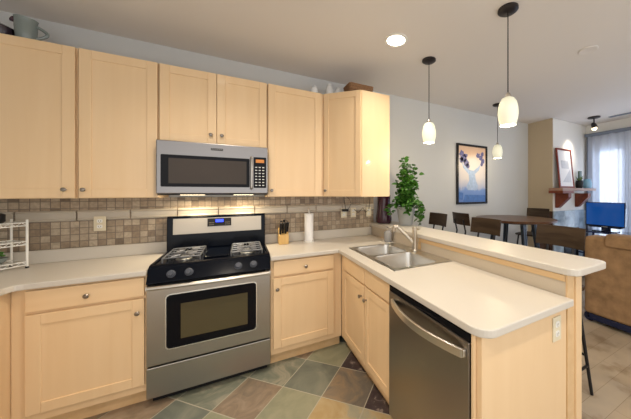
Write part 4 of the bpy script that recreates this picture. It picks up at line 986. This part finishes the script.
# ------------------------------------------------------------------ window curtains
def curtain(y0, y1, label):
    t = thing('curtain', (6.36, (y0+y1)/2, 0.04), label, 'curtain', 'sheer curtains on the window track')
    n = int(abs(y1-y0)/0.011); mb = MB(); cols = []
    for i in range(n+1):
        y = y0+(y1-y0)*i/n; ph = y*2*PI/0.115
        col = []
        for z in (0.04, 0.8, 1.6, 2.2, 2.495):
            k = 0.026 if z < 2.3 else 0.016
            col.append(mb.b.verts.new((6.378+k*math.sin(ph)+0.008*math.sin(ph*0.37+z), y, z)))
        cols.append(col)
    for a, b in zip(cols, cols[1:]):
        for q in range(4): mb.b.faces.new((a[q], b[q], b[q+1], a[q+1]))
    mb.build('sheer_cloth', M['curtain'], t, smooth='all')
    return t
curtain(-0.50, -1.45, 'pale sheer curtain nearest the fireplace, hanging behind the television')
curtain(-1.47, -3.0, 'pale sheer curtain continuing past the picture edge behind the sofa')
t = thing('curtain_track', (6.37, -1.7, 2.5), 'slate blue curtain track and side strip at the top of the window', 'curtain rail')
MB().box(6.31, 6.43, -3.1, -0.46, 2.50, 2.545).build('track', M['rail'], t, bevel=0.003)
MB().box(6.40, 6.44, -0.50, -0.455, 0.02, 2.4995).build('side_strip', M['rail'], t, bevel=0.003)

# ------------------------------------------------------------------ television and stand
t = thing('tv_stand', (5.98, -0.95, 0), 'dark blue glass television stand in front of the curtain', 'tv stand')
for z in (0.79, 0.42, 0.12):
    MB().prism(rrect(5.78, 6.20, -1.50, -0.58, 0.03, 4), z-0.022, z, 'z').build('shelf', M['tv_stand'], t, bevel=0.003)
for x in (5.83, 6.15):
    for y in (-1.42, -0.66):
        MB().tube([(x, y, 0.001), (x, y, 0.767)], 0.018, 10).build('leg', M['tv_stand'], t, smooth=True)
t = thing('television', (6.0, -0.89, 0.7906), 'flat television with a deep blue screen on the glass stand', 'television')
MB().prism(rrect(5.90, 6.08, -1.06, -0.72, 0.04, 4), 0.7907, 0.803, 'z').build('base', M['tv_frame'], t, bevel=0.003)
MB().box(5.985, 6.02, -0.95, -0.83, 0.8035, 0.855).build('neck', M['tv_frame'], t, bevel=0.004)
bz = MB().prism([(-1.135, 0.872), (-1.08, 0.848), (-0.68, 0.848), (-0.620, 0.872), (-0.612, 1.278), (-1.145, 1.278)][::-1], 5.972, 6.03, 'x').build('bezel', M['tv_frame'], t, bevel=0.005)
MB().box(5.9695, 5.9717, -1.127, -0.630, 0.890, 1.266).build('screen', M['tv_screen'], t)
MB().box(5.970, 5.9717, -0.92, -0.84, 0.863, 0.870).build('badge', M['white_print'], bz)

# ------------------------------------------------------------------ sofa
t = thing('sofa', (4.4, -2.3, 0), 'tan suede sofa seen from behind, beyond the end of the bar', 'sofa')
SY_0, SY_1 = -3.45, -1.385
MB().box(3.98, 4.22, SY_0+0.02, SY_1-0.02, 0.10, 0.955).build('sofa_back', M['suede'], t, bevel=0.035, seg=4)
MB().box(4.221, 4.92, SY_0+0.22, SY_1-0.22, 0.10, 0.36).build('seat_base', M['suede'], t, bevel=0.02)
for y0, y1 in ((SY_0+0.23, -2.42), (-2.41, SY_1-0.23)):
    MB().box(4.30, 4.94, y0, y1, 0.361, 0.50).build('seat_cushion', M['suede'], t, bevel=0.04, seg=4)
for y0, y1 in ((SY_0+0.23, -2.42), (-2.41, SY_1-0.23)):
    MB().box(4.222, 4.42, y0, y1, 0.501, 0.95).build('back_cushion', M['suede'], t, bevel=0.05, seg=4)
for y0, y1 in ((SY_0, SY_0+0.21), (SY_1-0.21, SY_1)):
    MB().box(4.221, 4.93, y0, y1, 0.10, 0.66).build('armrest', M['suede'], t, bevel=0.05, seg=4)
MB().prism([(3.950, 0.87), (3.978, 0.87), (3.978, 0.957), (4.215, 0.957), (4.215, 0.990), (3.985, 0.998), (3.950, 0.98)], SY_0+0.08, -1.60, 'y').build('headrest_flap', M['suede'], t, bevel=0.015, seg=3)
MB().box(3.99, 4.88, SY_0+0.05, SY_1-0.06, 0.035, 0.099).build('base_trim', M['suede_base'], t, bevel=0.01)
for x in (4.05, 4.82):
    for y in (SY_0+0.08, SY_1-0.05):
        MB().lathe([(0.018, -0.016), (0.05, -0.016), (0.05, 0.016), (0.018, 0.016), (0.018, -0.016)], (x, y, 0.0505), 20, 'x', cap=False).build('caster', M['suede_base'], t, smooth=True)
